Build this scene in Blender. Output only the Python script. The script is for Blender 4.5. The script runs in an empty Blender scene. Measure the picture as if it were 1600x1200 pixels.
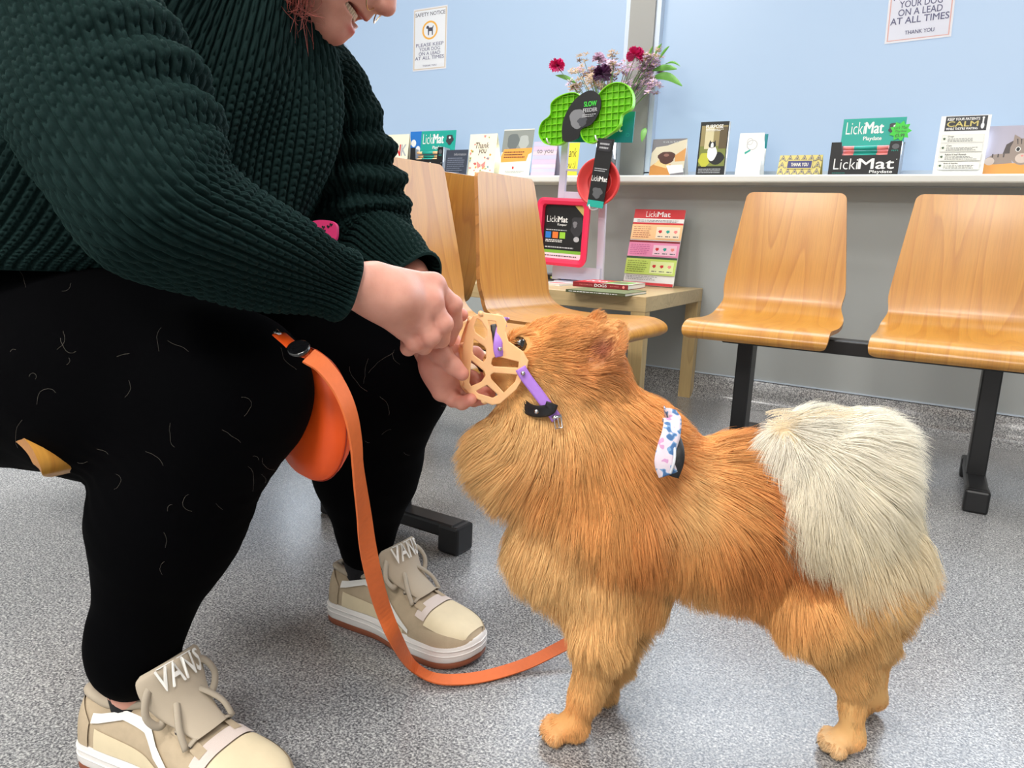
import bpy, bmesh, math, random
import numpy as np
from mathutils import Vector, Matrix
random.seed(7); RNG = np.random.default_rng(11)
S = bpy.context.scene
COL = S.collection
# ------------------------------------------------------------------ camera
FOC = 1180.0; ROLL = .044; PITCH = math.atan(235 / 1180.); YAW = math.radians(32.3); CAMH = .634
CAM = np.array([0, 0, CAMH])
FH = np.array([-math.sin(YAW), math.cos(YAW), 0]); RH = np.array([math.cos(YAW), math.sin(YAW), 0]); ZZ = np.array([0, 0, 1.])
F = FH * math.cos(PITCH) - ZZ * math.sin(PITCH); U0 = FH * math.sin(PITCH) + ZZ * math.cos(PITCH)
R = RH * math.cos(ROLL) + U0 * math.sin(ROLL); U = U0 * math.cos(ROLL) - RH * math.sin(ROLL)
cd = bpy.data.cameras.new('camera'); cam = bpy.data.objects.new('camera', cd); COL.objects.link(cam)
cd.sensor_width = 36; cd.lens = 36 * FOC / 1600; cd.clip_start = .02; cd.clip_end = 60
cam.matrix_world = Matrix(((R[0], U[0], -F[0], 0), (R[1], U[1], -F[1], 0), (R[2], U[2], -F[2], CAMH), (0, 0, 0, 1)))
S.camera = cam
def ray(x, y): return F + (x - 800) / FOC * R - (y - 600) / FOC * U
def at(x, y, d): return CAM + d * ray(x, y)
def onZ(x, y, z): r = ray(x, y); return CAM + (z - CAMH) / r[2] * r
def onY(x, y, Y): r = ray(x, y); return CAM + Y / r[1] * r
def proj(p):
    q = np.asarray(p, float) - CAM; d = q @ F
    return 800 + FOC * (q @ R) / d, 600 - FOC * (q @ U) / d, d
# ------------------------------------------------------------------ light
w = bpy.data.worlds.new('world'); S.world = w; w.use_nodes = True
w.node_tree.nodes['Background'].inputs[0].default_value = (.80, .88, 1, 1)
w.node_tree.nodes['Background'].inputs[1].default_value = .6
S.view_settings.view_transform = 'Standard'; S.view_settings.look = 'None'
S.view_settings.exposure = 0.0; S.view_settings.gamma = 1.0; S.view_settings.use_curve_mapping = False
def area(name, loc, rot, sx, sy, power, col=(1, 1, 1)):
    l = bpy.data.lights.new(name, 'AREA'); l.shape = 'RECTANGLE'; l.size = sx; l.size_y = sy; l.energy = power; l.color = col
    o = bpy.data.objects.new(name, l); COL.objects.link(o); o.location = loc; o.rotation_euler = rot; return o
PANELS = [(-2.3, .3, 29), (-1.7, 1.9, 29), (-.1, -.3, 24), (.7, 2.0, 12), (-1.0, -1.5, 50), (.4, -1.6, 46)]  # last two are unseen extras, added behind the camera to brighten near sides
for i, (x, y, pw_) in enumerate(PANELS):
    area('panel_lamp', (x, y, 2.475), (0, 0, 0), .56, .56, pw_, (1, .965, .92))
area('window_daylight', (-2.4, 2.93, 1.5), (math.radians(-90), 0, 0), 2.1, 1.1, 34, (.80, .89, 1))
area('window_daylight', (.2, 2.93, 1.5), (math.radians(-90), 0, 0), 2.6, 1.1, 36, (.80, .89, 1))
# ------------------------------------------------------------------ materials
def srgb(r, g, b):
    f = lambda c: (c / 255) / 12.92 if c <= 10 else (((c / 255) + .055) / 1.055) ** 2.4
    return (f(r), f(g), f(b), 1)
MC = {}
def mat(name, col, rough=.5, metal=0, spec=.5, bump=None, sheen=0, coat=0, alpha=1, trans=0, emit=None, noise=None, sss=0):
    if name in MC: return MC[name]
    m = bpy.data.materials.new(name); m.use_nodes = True; nt = m.node_tree; b = nt.nodes['Principled BSDF']
    c = col if len(col) == 4 else (*col, 1)
    b.inputs['Base Color'].default_value = c; b.inputs['Roughness'].default_value = rough; b.inputs['Metallic'].default_value = metal
    b.inputs['Specular IOR Level'].default_value = spec
    if sheen: b.inputs['Sheen Weight'].default_value = sheen
    if coat: b.inputs['Coat Weight'].default_value = coat; b.inputs['Coat Roughness'].default_value = .15
    if trans: b.inputs['Transmission Weight'].default_value = trans
    if sss: b.inputs['Subsurface Weight'].default_value = sss; b.inputs['Subsurface Scale'].default_value = .01; b.inputs['Subsurface Radius'].default_value = (1, .35, .2)
    if emit: b.inputs['Emission Color'].default_value = (*emit[0][:3], 1); b.inputs['Emission Strength'].default_value = emit[1]
    tc = nt.nodes.new('ShaderNodeTexCoord')
    if noise:   # (scale, amount)
        n = nt.nodes.new('ShaderNodeTexNoise'); n.inputs['Scale'].default_value = noise[0]; n.inputs['Detail'].default_value = 4
        nt.links.new(tc.outputs['Object'], n.inputs['Vector'])
        mx = nt.nodes.new('ShaderNodeMix'); mx.data_type = 'RGBA'
        mx.inputs[6].default_value = tuple(v * (1 - noise[1]) for v in c[:3]) + (1,); mx.inputs[7].default_value = tuple(min(1, v * (1 + noise[1])) for v in c[:3]) + (1,)
        nt.links.new(n.outputs['Fac'], mx.inputs[0]); nt.links.new(mx.outputs[2], b.inputs['Base Color'])
    if bump:    # (scale, strength, distance)
        n = nt.nodes.new('ShaderNodeTexNoise'); n.inputs['Scale'].default_value = bump[0]; n.inputs['Detail'].default_value = 3
        nt.links.new(tc.outputs['Object'], n.inputs['Vector'])
        bp = nt.nodes.new('ShaderNodeBump'); bp.inputs['Strength'].default_value = bump[1]; bp.inputs['Distance'].default_value = bump[2]
        nt.links.new(n.outputs['Fac'], bp.inputs['Height']); nt.links.new(bp.outputs[0], b.inputs['Normal'])
    MC[name] = m; return m
def nodes_of(m): return m.node_tree, m.node_tree.nodes['Principled BSDF']
def ramp(nt, stops):
    r = nt.nodes.new('ShaderNodeValToRGB'); e = r.color_ramp.elements
    while len(e) < len(stops): e.new(.5)
    for i, (p, c) in enumerate(stops): e[i].position = p; e[i].color = c if len(c) == 4 else (*c, 1)
    return r
def wood_mat(name, light, dark, scale=1.0, axis='Z', rough=.32, contrast=1.0, attr=None):
    m = mat(name, light, rough, coat=.25); nt, b = nodes_of(m); L = nt.links.new
    tc = nt.nodes.new('ShaderNodeTexCoord'); mp = nt.nodes.new('ShaderNodeMapping'); L(tc.outputs['Object'], mp.inputs[0])
    if attr:
        at_ = nt.nodes.new('ShaderNodeAttribute'); at_.attribute_name = attr; oi = nt.nodes.new('ShaderNodeObjectInfo')
        va = nt.nodes.new('ShaderNodeVectorMath'); va.operation = 'MULTIPLY_ADD'; va.inputs[1].default_value = (1, 1, 1)
        cx = nt.nodes.new('ShaderNodeCombineXYZ'); mm = nt.nodes.new('ShaderNodeMath'); mm.operation = 'MULTIPLY'; mm.inputs[1].default_value = 9
        L(oi.outputs['Random'], mm.inputs[0]); L(mm.outputs[0], cx.inputs[1]); L(at_.outputs['Vector'], va.inputs[0]); L(cx.outputs[0], va.inputs[2]); src = va.outputs[0]
        L(src, mp.inputs[0])
    else: src = tc.outputs['Object']
    sc = {'Z': (1, 1, .085), 'X': (.085, 1, 1), 'Y': (1, .085, 1)}[axis]
    mp.inputs['Scale'].default_value = tuple(s * scale for s in sc)
    n1 = nt.nodes.new('ShaderNodeTexNoise'); n1.inputs['Scale'].default_value = 7; n1.inputs['Detail'].default_value = 1.5; n1.inputs['Distortion'].default_value = .3
    L(mp.outputs[0], n1.inputs['Vector'])
    mu = nt.nodes.new('ShaderNodeMath'); mu.operation = 'MULTIPLY'; mu.inputs[1].default_value = 12; L(n1.outputs['Fac'], mu.inputs[0])
    fr = nt.nodes.new('ShaderNodeMath'); fr.operation = 'FRACT'; L(mu.outputs[0], fr.inputs[0])
    mp2 = nt.nodes.new('ShaderNodeMapping'); L(src, mp2.inputs[0])
    mp2.inputs['Scale'].default_value = {'Z': (1, 1, .03), 'X': (.03, 1, 1), 'Y': (1, .03, 1)}[axis]
    n2 = nt.nodes.new('ShaderNodeTexNoise'); n2.inputs['Scale'].default_value = 420; n2.inputs['Detail'].default_value = 2; L(mp2.outputs[0], n2.inputs['Vector'])
    r1 = ramp(nt, [(0, light), (.7, tuple((a * .6 + c * .4) for a, c in zip(light, dark))), (.93, dark), (1, light)]); L(fr.outputs[0], r1.inputs[0])
    r2 = ramp(nt, [(.35, (.8, .8, .8, 1)), (.6, (1, 1, 1, 1))]); L(n2.outputs['Fac'], r2.inputs[0])
    mx = nt.nodes.new('ShaderNodeMix'); mx.data_type = 'RGBA'; mx.blend_type = 'MULTIPLY'; mx.inputs[0].default_value = .5 * contrast
    mx0 = nt.nodes.new('ShaderNodeMix'); mx0.data_type = 'RGBA'; mx0.inputs[0].default_value = .6 * contrast; mx0.inputs[6].default_value = light
    L(r1.outputs[0], mx0.inputs[7]); L(mx0.outputs[2], mx.inputs[6]); L(r2.outputs[0], mx.inputs[7]); L(mx.outputs[2], b.inputs['Base Color'])
    return m
# ------------------------------------------------------------------ object helpers
def link(name, me, mats=(), parent=None, smooth=False, loc=None):
    o = bpy.data.objects.new(name, me); COL.objects.link(o)
    for m in (mats if isinstance(mats, (list, tuple)) else [mats]): me.materials.append(m)
    if smooth: me.polygons.foreach_set('use_smooth', [True] * len(me.polygons))
    if parent is not None:
        o.parent = parent
        if not parent.get('_localkids'): o.matrix_parent_inverse = parent.matrix_basis.inverted()
    if loc is not None: o.location = loc
    return o
def tag(o, label=None, cat=None, group=None, kind=None):
    if label: o['label'] = label
    if cat: o['category'] = cat
    if group: o['group'] = group
    if kind: o['kind'] = kind
    return o
def empty(name, loc, rz=0, label=None, cat=None, group=None, M=None):
    o = bpy.data.objects.new(name, None); COL.objects.link(o); o.empty_display_size = .02
    if M is not None: o.matrix_world = M
    else: o.location = loc; o.rotation_euler = (0, 0, rz)
    return tag(o, label, cat, group)
def base_of(o): return o.matrix_basis.copy()
class MB:
    """collects geometry (world or local) and links it as one mesh"""
    def __init__(s): s.v = []; s.f = []; s.m = []; s.n = 0; s.sm = []
    def add(s, v, f, mi=0, sm=False):
        v = np.asarray(v, float).reshape(-1, 3); s.v.append(v)
        for q in f: s.f.append(tuple(int(i) + s.n for i in q)); s.m.append(mi); s.sm.append(sm)
        s.n += len(v); return s
    def box(s, c, size, mi=0, rz=0, M=None, bevel=0):
        x, y, z = [d / 2 for d in size]
        if bevel:
            bm = bmesh.new(); bmesh.ops.create_cube(bm, size=1)
            for q in bm.verts: q.co = Vector((q.co.x * size[0], q.co.y * size[1], q.co.z * size[2]))
            bmesh.ops.bevel(bm, geom=bm.edges[:], offset=bevel, segments=2, profile=.5, affect='EDGES')
            bm.verts.index_update()
            v = np.array([q.co[:] for q in bm.verts]); f = [[q.index for q in fc.verts] for fc in bm.faces]; bm.free()
        else:
            v = np.array([[a, b_, c_] for a in (-x, x) for b_ in (-y, y) for c_ in (-z, z)])
            f = [(0, 1, 3, 2), (4, 6, 7, 5), (0, 4, 5, 1), (2, 3, 7, 6), (0, 2, 6, 4), (1, 5, 7, 3)]
        if rz: cz, sz = math.cos(rz), math.sin(rz); v = v @ np.array([[cz, sz, 0], [-sz, cz, 0], [0, 0, 1]])
        v = v + np.array(c)
        if M is not None: v = (np.c_[v, np.ones(len(v))] @ np.array(M).T)[:, :3]
        return s.add(v, f, mi)
    def tube(s, pts, r, n=10, mi=0, cap=True, closed=False, flat=None, up=None):
        pts = np.asarray(pts, float); k = len(pts); r = np.broadcast_to(np.asarray(r, float), (k,))
        if closed: T = np.roll(pts, -1, 0) - np.roll(pts, 1, 0)
        else: T = np.gradient(pts, axis=0)
        T /= np.linalg.norm(T, axis=1)[:, None] + 1e-12
        upv = np.array(up if up is not None else ([0, 0, 1] if abs(T[0][2]) < .9 else [1, 0, 0]), float)
        V = []; N = None
        for i in range(k):
            if N is None or up is not None: N = upv - T[i] * (upv @ T[i])
            else: N = N - T[i] * (N @ T[i])
            N = N / (np.linalg.norm(N) + 1e-12); B = np.cross(T[i], N)
            a = np.arange(n) * 2 * math.pi / n + (math.pi / n if n == 4 else 0)
            fa, fb = (1, 1) if flat is None else flat
            V.append(pts[i] + r[i] * (np.cos(a)[:, None] * N * fa + np.sin(a)[:, None] * B * fb))
        V = np.concatenate(V); f = []
        for i in range(k if closed else k - 1):
            i2 = (i + 1) % k
            for j in range(n): f.append((i * n + j, i * n + (j + 1) % n, i2 * n + (j + 1) % n, i2 * n + j))
        if cap and not closed: f.append(tuple(range(n))[::-1]); f.append(tuple((k - 1) * n + j for j in range(n)))
        return s.add(V, f, mi, True)
    def grid(s, P, mi=0, sm=True, wrapu=False, wrapv=False):
        P = np.asarray(P); a, b_, _ = P.shape; f = []
        for i in range(a if wrapu else a - 1):
            for j in range(b_ if wrapv else b_ - 1):
                i2, j2 = (i + 1) % a, (j + 1) % b_
                f.append((i * b_ + j, i * b_ + j2, i2 * b_ + j2, i2 * b_ + j))
        return s.add(P.reshape(-1, 3), f, mi, sm)
    def lathe(s, prof, n=24, mi=0, c=(0, 0, 0)):
        P = np.array([[(r * math.cos(a), r * math.sin(a), z) for a in np.arange(n) * 2 * math.pi / n] for r, z in prof]) + np.array(c)
        return s.grid(P, mi, True, False, True)
    def prism(s, poly, z0, z1, mi=0, M=None, sm=False):
        poly = np.asarray(poly, float); n = len(poly)
        v = np.r_[np.c_[poly, np.full(n, z0)], np.c_[poly, np.full(n, z1)]]
        f = [tuple(range(n))[::-1], tuple(range(n, 2 * n))] + [(i, (i + 1) % n, n + (i + 1) % n, n + i) for i in range(n)]
        if M is not None: v = (np.c_[v, np.ones(len(v))] @ np.array(M).T)[:, :3]
        return s.add(v, f, mi, sm)
    def xf(s, M):
        M = np.array(M); s.v = [(np.c_[v, np.ones(len(v))] @ M.T)[:, :3] for v in s.v]; return s
    def build(s, name, mats, parent=None, smooth=None, recalc=True):
        me = bpy.data.meshes.new(name); me.from_pydata(np.concatenate(s.v).tolist() if s.v else [], [], s.f)
        me.polygons.foreach_set('material_index', s.m)
        me.polygons.foreach_set('use_smooth', s.sm if smooth is None else [smooth] * len(s.f))
        if recalc:
            bm = bmesh.new(); bm.from_mesh(me); bmesh.ops.recalc_face_normals(bm, faces=bm.faces[:]); bm.to_mesh(me); bm.free()
        me.update(); return link(name, me, mats, parent)
def struct(name, mb, mats, **k): return tag(mb.build(name, mats), k.get('label'), None, None, 'structure')
def rounded_rect(w_, h_, r, n=5, cx=0, cy=0):
    p = []
    for (sx, sy, a0) in ((1, 1, 0), (-1, 1, 90), (-1, -1, 180), (1, -1, 270)):
        for k in range(n + 1):
            a = math.radians(a0 + 90 * k / n); p.append((cx + sx * (w_ / 2 - r) + r * math.cos(a), cy + sy * (h_ / 2 - r) + r * math.sin(a)))
    return p
def catmull(P, n=8, closed=False):
    P = np.asarray(P, float); k = len(P); out = []
    for i in range(k if closed else k - 1):
        p0 = P[(i - 1) % k] if (closed or i > 0) else 2 * P[0] - P[1]; p1 = P[i]; p2 = P[(i + 1) % k]
        p3 = P[(i + 2) % k] if (closed or i < k - 2) else 2 * P[-1] - P[-2]
        for t in np.arange(n) / n:
            out.append(.5 * ((2 * p1) + (-p0 + p2) * t + (2 * p0 - 5 * p1 + 4 * p2 - p3) * t * t + (-p0 + 3 * p1 - 3 * p2 + p3) * t ** 3))
    if not closed: out.append(P[-1])
    return np.array(out)
# text as geometry
_tc = {}
def text_geo(s_, bold=0.0, shear=0):
    key = (s_, bold, shear)
    if key in _tc: return _tc[key]
    cu = bpy.data.curves.new('t', 'FONT'); cu.body = s_; cu.size = 1; cu.offset = min(bold, 0); cu.shear = shear; cu.resolution_u = 3; cu.align_x = 'LEFT'
    o = bpy.data.objects.new('t', cu); COL.objects.link(o)
    dg = bpy.context.evaluated_depsgraph_get(); me = o.evaluated_get(dg).to_mesh()
    v = np.array([q.co[:2] for q in me.vertices]) if len(me.vertices) else np.zeros((1, 2)); f = [tuple(p.vertices) for p in me.polygons]
    o.evaluated_get(dg).to_mesh_clear(); bpy.data.objects.remove(o); bpy.data.curves.remove(cu)
    _tc[key] = (v, f); return _tc[key]
def layer(mb, v2, f, z, mi, M=None):
    v = np.c_[v2, np.full(len(v2), z)]
    if M is not None: v = (np.c_[v, np.ones(len(v))] @ np.array(M).T)[:, :3]
    mb.add(v, f, mi)
def fit_text(s_, x0, y0, x1, y1, bold=0, shear=0):
    v, f = text_geo(s_, bold, shear); lo, hi = v.min(0), v.max(0)
    return (v - lo) / np.maximum(hi - lo, 1e-6) * np.array([x1 - x0, y1 - y0]) + np.array([x0, y0]), f
class Card:
    """a printed sheet in its own frame: x right, y up, z towards the reader; size w x h, thickness t"""
    def __init__(s, w_, h_, t, base): s.w, s.h, s.t = w_, h_, t; s.mb = MB(); s.mats = [base]; s.z = t / 2 + .0002; s.mb.box((w_ / 2, h_ / 2, 0), (w_, h_, t))
    def mi(s, m):
        if m not in s.mats: s.mats.append(m)
        return s.mats.index(m)
    def up(s): s.z += .0002
    def rect(s, x0, y0, x1, y1, m):
        W, H_ = s.w, s.h; layer(s.mb, np.array([(x0 * W, y0 * H_), (x1 * W, y0 * H_), (x1 * W, y1 * H_), (x0 * W, y1 * H_)]), [(0, 1, 2, 3)], s.z, s.mi(m)); s.z += .00004
    def poly(s, pts, m):
        p = np.array(pts, float) * np.array([s.w, s.h]); layer(s.mb, p, [tuple(range(len(p)))], s.z, s.mi(m)); s.z += .00004
    def disc(s, cx, cy, rx, ry, m, n=20, a0=0, wob=0):
        s.poly([(cx + rx * (1 + wob * math.sin(5 * a + cx * 40)) * math.cos(a + a0), cy + ry * (1 + wob * math.sin(3 * a)) * math.sin(a)) for a in np.arange(n) * 2 * math.pi / n], m)
    def ring(s, cx, cy, rx, ry, wd, m, n=28):
        a = np.arange(n) * 2 * math.pi / n; o = np.c_[cx + rx * np.cos(a), cy + ry * np.sin(a)]; i = np.c_[cx + (rx - wd) * np.cos(a), cy + (ry - wd * ry / rx) * np.sin(a)]
        p = np.r_[o, i] * np.array([s.w, s.h]); layer(s.mb, p, [(k, (k + 1) % n, n + (k + 1) % n, n + k) for k in range(n)], s.z, s.mi(m)); s.z += .00004
    def text(s, t_, x0, y0, x1, y1, m, bold=0, shear=0):
        v, f = fit_text(t_, x0 * s.w, y0 * s.h, x1 * s.w, y1 * s.h, bold, shear); hb_ = (y1 - y0) * s.h * max(bold, 0) * 1.6
        for d_ in ([(0, 0)] if bold <= 0 else [(-1, 0), (1, 0), (0, .6), (0, -.6), (0, 0)]): layer(s.mb, v + np.array(d_) * hb_, f, s.z, s.mi(m)); s.z += .00003
    def lines(s, x0, y0, x1, y1, n, m, fill=.45, seed=1):
        r = random.Random(seed); H_ = (y1 - y0) / n
        for k in range(n):
            x = x0
            end = x1 - (x1 - x0) * r.uniform(0, .25)
            while x < end:
                wd = r.uniform(.02, .07) * 1.0; s.rect(x, y1 - (k + .5 + fill / 2) * H_, min(end, x + wd), y1 - (k + .5 - fill / 2) * H_, m); x += wd + .012
    def build(s, name, parent=None, M=None):
        if M is not None: s.mb.xf(M)
        return s.mb.build(name, s.mats, parent)
def frameM(o, x, up):
    """matrix from origin, x axis and up axis (z = towards the reader)"""
    x = np.array(x, float); x /= np.linalg.norm(x); up = np.array(up, float); up -= x * (up @ x); up /= np.linalg.norm(up); z = np.cross(x, up)
    return Matrix(((x[0], up[0], z[0], o[0]), (x[1], up[1], z[1], o[1]), (x[2], up[2], z[2], o[2]), (0, 0, 0, 1)))
# implicit surfaces
def cone(a, b, ra, rb, sc=None): return ('c', np.array(a, float), np.array(b, float), ra, rb)
def ell(c, r, Mx=None): return ('e', np.array(c, float), np.array(r, float), None if Mx is None else np.array(Mx, float))
def sdf(P, prims, k):
    out = None
    for p in prims:
        kk = k; sub = False
        if isinstance(p[-1], dict): kk = p[-1].get('k', k); sub = p[-1].get('sub', False); p = p[:-1]
        if p[0] == 'c':
            _, a, b, ra, rb = p; ab = b - a; q = P - a.astype(np.float32); t = np.clip((q @ ab.astype(np.float32)) / max(ab @ ab, 1e-12), 0, 1)
            d = np.linalg.norm(q - t[..., None] * ab.astype(np.float32), axis=-1) - (ra + t * (rb - ra))
        else:
            _, c, r, M_ = p; q = P - c.astype(np.float32)
            if M_ is not None: q = q @ M_.astype(np.float32)
            k0 = np.linalg.norm(q / r.astype(np.float32), axis=-1); k1 = np.linalg.norm(q / (r * r).astype(np.float32), axis=-1) + 1e-9; d = k0 * (k0 - 1) / k1
        if out is None: out = d; continue
        if sub:
            h = np.clip(.5 - .5 * (out + d) / kk, 0, 1); out = out * (1 - h) + (-d) * h + kk * h * (1 - h)
        else:
            h = np.clip(.5 + .5 * (out - d) / kk, 0, 1); out = out * (1 - h) + d * h - kk * h * (1 - h)
    return out
def nets(prims, k, h, lo=None, hi=None, extra=None, pad=.02):
    if lo is None:
        L_ = []; H_ = []
        for p in prims:
            if isinstance(p[-1], dict):
                if p[-1].get('sub'): continue
                p = p[:-1]
            if p[0] == 'c': L_ += [p[1] - p[3], p[2] - p[4]]; H_ += [p[1] + p[3], p[2] + p[4]]
            else: m_ = p[2].max(); L_.append(p[1] - m_); H_.append(p[1] + m_)
        lo = np.min(L_, 0) - pad; hi = np.max(H_, 0) + pad
    n = np.ceil((hi - lo) / h).astype(int) + 1
    ax = [lo[i] + np.arange(n[i]) * h for i in range(3)]
    P = np.stack(np.meshgrid(*ax, indexing='ij'), -1).astype(np.float32)
    V = sdf(P, prims, k)
    if extra is not None: V = extra(P, V)
    I = V < 0
    cs = np.zeros(tuple(n - 1), np.int8)
    for a in (0, 1):
        for b in (0, 1):
            for c in (0, 1): cs += I[a:n[0] - 1 + a, b:n[1] - 1 + b, c:n[2] - 1 + c]
    act = (cs > 0) & (cs < 8); ids = -np.ones(act.shape, np.int64); idx = np.argwhere(act); ids[act] = np.arange(len(idx))
    acc = np.zeros((len(idx), 3)); cnt = np.zeros(len(idx))
    for axd in range(3):
        o1, o2 = [i for i in range(3) if i != axd]
        for u in (0, 1):
            for v_ in (0, 1):
                A = idx.copy(); A[:, o1] += u; A[:, o2] += v_; B = A.copy(); B[:, axd] += 1
                va = V[tuple(A.T)]; vb = V[tuple(B.T)]; m = (va < 0) != (vb < 0)
                t = va[m] / (va[m] - vb[m]); q = A[m].astype(float); q[:, axd] += t; acc[m] += q; cnt[m] += 1
    vert = lo + acc / cnt[:, None] * h
    F_ = []
    for axd in range(3):
        o1, o2 = [(1, 2), (2, 0), (0, 1)][axd]
        sl = [slice(None)] * 3; sl2 = [slice(None)] * 3; sl[axd] = slice(0, -1); sl2[axd] = slice(1, None)
        a, b = I[tuple(sl)], I[tuple(sl2)]; e = np.argwhere(a != b)
        ok = (e[:, o1] > 0) & (e[:, o2] > 0) & (e[:, o1] < n[o1] - 1) & (e[:, o2] < n[o2] - 1); e = e[ok]; ins = a[tuple(e.T)]
        def cid(d1, d2): c = e.copy(); c[:, o1] += d1; c[:, o2] += d2; return ids[tuple(c.T)]
        q = np.stack([cid(-1, -1), cid(0, -1), cid(0, 0), cid(-1, 0)], 1)
        q[~ins] = q[~ins][:, ::-1]; F_.append(q)
    F_ = np.concatenate(F_); return vert, F_[(F_ >= 0).all(1)]
def mesh_np(name, v, f, mats, parent=None, smooth=True, colors=None, uv=None):
    me = bpy.data.meshes.new(name); f = np.asarray(f); me.vertices.add(len(v)); me.vertices.foreach_set('co', np.asarray(v, np.float32).ravel())
    me.loops.add(f.size); me.loops.foreach_set('vertex_index', f.ravel().astype(np.int32)); me.polygons.add(len(f))
    me.polygons.foreach_set('loop_start', np.arange(len(f), dtype=np.int32) * f.shape[1])
    me.polygons.foreach_set('use_smooth', np.full(len(f), smooth)); me.update(calc_edges=True)
    if colors is not None:
        ca = me.color_attributes.new('col', 'FLOAT_COLOR', 'POINT'); ca.data.foreach_set('color', np.c_[colors, np.ones(len(v))].astype(np.float32).ravel())
    if uv is not None:
        ul = me.uv_layers.new(name='uv'); ul.data.foreach_set('uv', np.asarray(uv)[f.ravel()].astype(np.float32).ravel())
    me.validate(); return link(name, me, mats, parent)
def vnormals(v, f):
    a, b, c, d = (v[f[:, i]] for i in range(4)); n = np.cross(c - a, d - b); N = np.zeros_like(v)
    for i in range(4): np.add.at(N, f[:, i], n)
    return N / (np.linalg.norm(N, axis=1)[:, None] + 1e-12)
# ------------------------------------------------------------------ the room
M_wall = mat('wall_paint', srgb(170, 174, 173), .55, bump=(60, .05, .001))
M_ceil = mat('ceiling_paint', (.75, .75, .73), .8)
M_white = mat('white_pvc', srgb(198, 210, 224), .3)
M_sill = mat('sill_board', srgb(225, 226, 220), .35)
M_black = mat('black_steel', (.008, .008, .009), .38)
M_grey_al = mat('grey_pier', srgb(150, 150, 146), .5)
def floor_mat():
    m = mat('speckled_vinyl', (.3, .3, .3), .3); nt, b = nodes_of(m); L = nt.links.new
    tc = nt.nodes.new('ShaderNodeTexCoord'); n = nt.nodes.new('ShaderNodeTexNoise'); n.inputs['Scale'].default_value = 310; n.inputs['Detail'].default_value = 3; n.inputs['Roughness'].default_value = .7
    L(tc.outputs['Object'], n.inputs['Vector'])
    r = ramp(nt, [(.36, (.012, .013, .016)), (.44, (.07, .072, .08)), (.50, (.22, .222, .23)), (.58, (.46, .46, .45)), (.68, (.78, .78, .76))]); L(n.outputs['Fac'], r.inputs[0])
    v = nt.nodes.new('ShaderNodeTexVoronoi'); v.inputs['Scale'].default_value = 210; L(tc.outputs['Object'], v.inputs['Vector'])
    rv = ramp(nt, [(.0, (.80, .80, .78)), (.5, (.20, .20, .21)), (1, (.42, .42, .43))]); sp = nt.nodes.new('ShaderNodeSeparateColor'); L(v.outputs['Color'], sp.inputs[0]); L(sp.outputs[0], rv.inputs[0])
    mx = nt.nodes.new('ShaderNodeMix'); mx.data_type = 'RGBA'; mx.inputs[0].default_value = .25; L(r.outputs[0], mx.inputs[6]); L(rv.outputs[0], mx.inputs[7]); L(mx.outputs[2], b.inputs['Base Color'])
    n2 = nt.nodes.new('ShaderNodeTexNoise'); n2.inputs['Scale'].default_value = 190; n2.inputs['Detail'].default_value = 2; L(tc.outputs['Object'], n2.inputs['Vector'])
    bp = nt.nodes.new('ShaderNodeBump'); bp.inputs['Strength'].default_value = .16; bp.inputs['Distance'].default_value = .0015; L(n2.outputs['Fac'], bp.inputs['Height']); L(bp.outputs[0], b.inputs['Normal'])
    b.inputs['Roughness'].default_value = .24; b.inputs['Specular IOR Level'].default_value = .75
    return m
M_floor = floor_mat()
X0, X1, Y0, Y1, ZC = -4.6, 3.0, -3.0, 3.02, 2.5
struct('floor', MB().box(((X0 + X1) / 2, (Y0 + Y1) / 2, -.05), (X1 - X0, Y1 - Y0 + .3, .1)), M_floor)
cb = MB().box(((X0 + X1) / 2, (Y0 + Y1) / 2, ZC + .05), (X1 - X0, Y1 - Y0 + .3, .1)); struct('ceiling', cb, M_ceil)
SZ = onY(1000, 275, 2.9)[2]           # top of the sill
wb = MB(); yw = Y1 + .1
wb.box(((X0 + X1) / 2, yw, (SZ - .03) / 2), (X1 - X0, .2, SZ - .03)); wb.box(((X0 + X1) / 2, yw, 2.35), (X1 - X0, .2, .3))
wb.box((X0 + .15, yw, 1.6), (.3, .2, 1.5)); wb.box((X1 - .25, yw, 1.6), (.5, .2, 1.5))
struct('wall_back', wb, M_wall)
struct('wall_left', MB().box((X0 - .05, 0, ZC / 2), (.1, 6.3, ZC)), M_wall)
struct('wall_right', MB().box((X1 + .05, 0, ZC / 2), (.1, 6.3, ZC)), M_wall)
M_wall2 = mat('wall_bounce_white', (.82, .82, .80), .6)  # unseen front wall made white so it bounces light back into the room
struct('wall_front', MB().box(((X0 + X1) / 2, Y0 - .05, ZC / 2), (X1 - X0, .1, ZC)), M_wall2)
struct('trim_1', MB().box(((X0 + X1) / 2, 2.955, SZ - .014), (X1 - X0, .19, .028), bevel=.006), M_sill, label='pale window sill board running along the back wall')
# coved vinyl skirting
prof = [(-.075, .0004), (-.05, .003), (-.03, .008), (-.014, .022), (-.006, .045), (-.005, .1), (0, .102)]
P = np.array([[(x, Y1 + a, b) for a, b in prof] for x in np.linspace(X0, X1, 12)]); mb = MB(); mb.grid(P); struct('baseboard_back', mb, M_floor)
struct('trim_2', MB().box(((X0 + X1) / 2, Y1 - .004, .105), (X1 - X0, .006, .005)), M_white, label='thin pale capping strip on top of the coved skirting')
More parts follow.
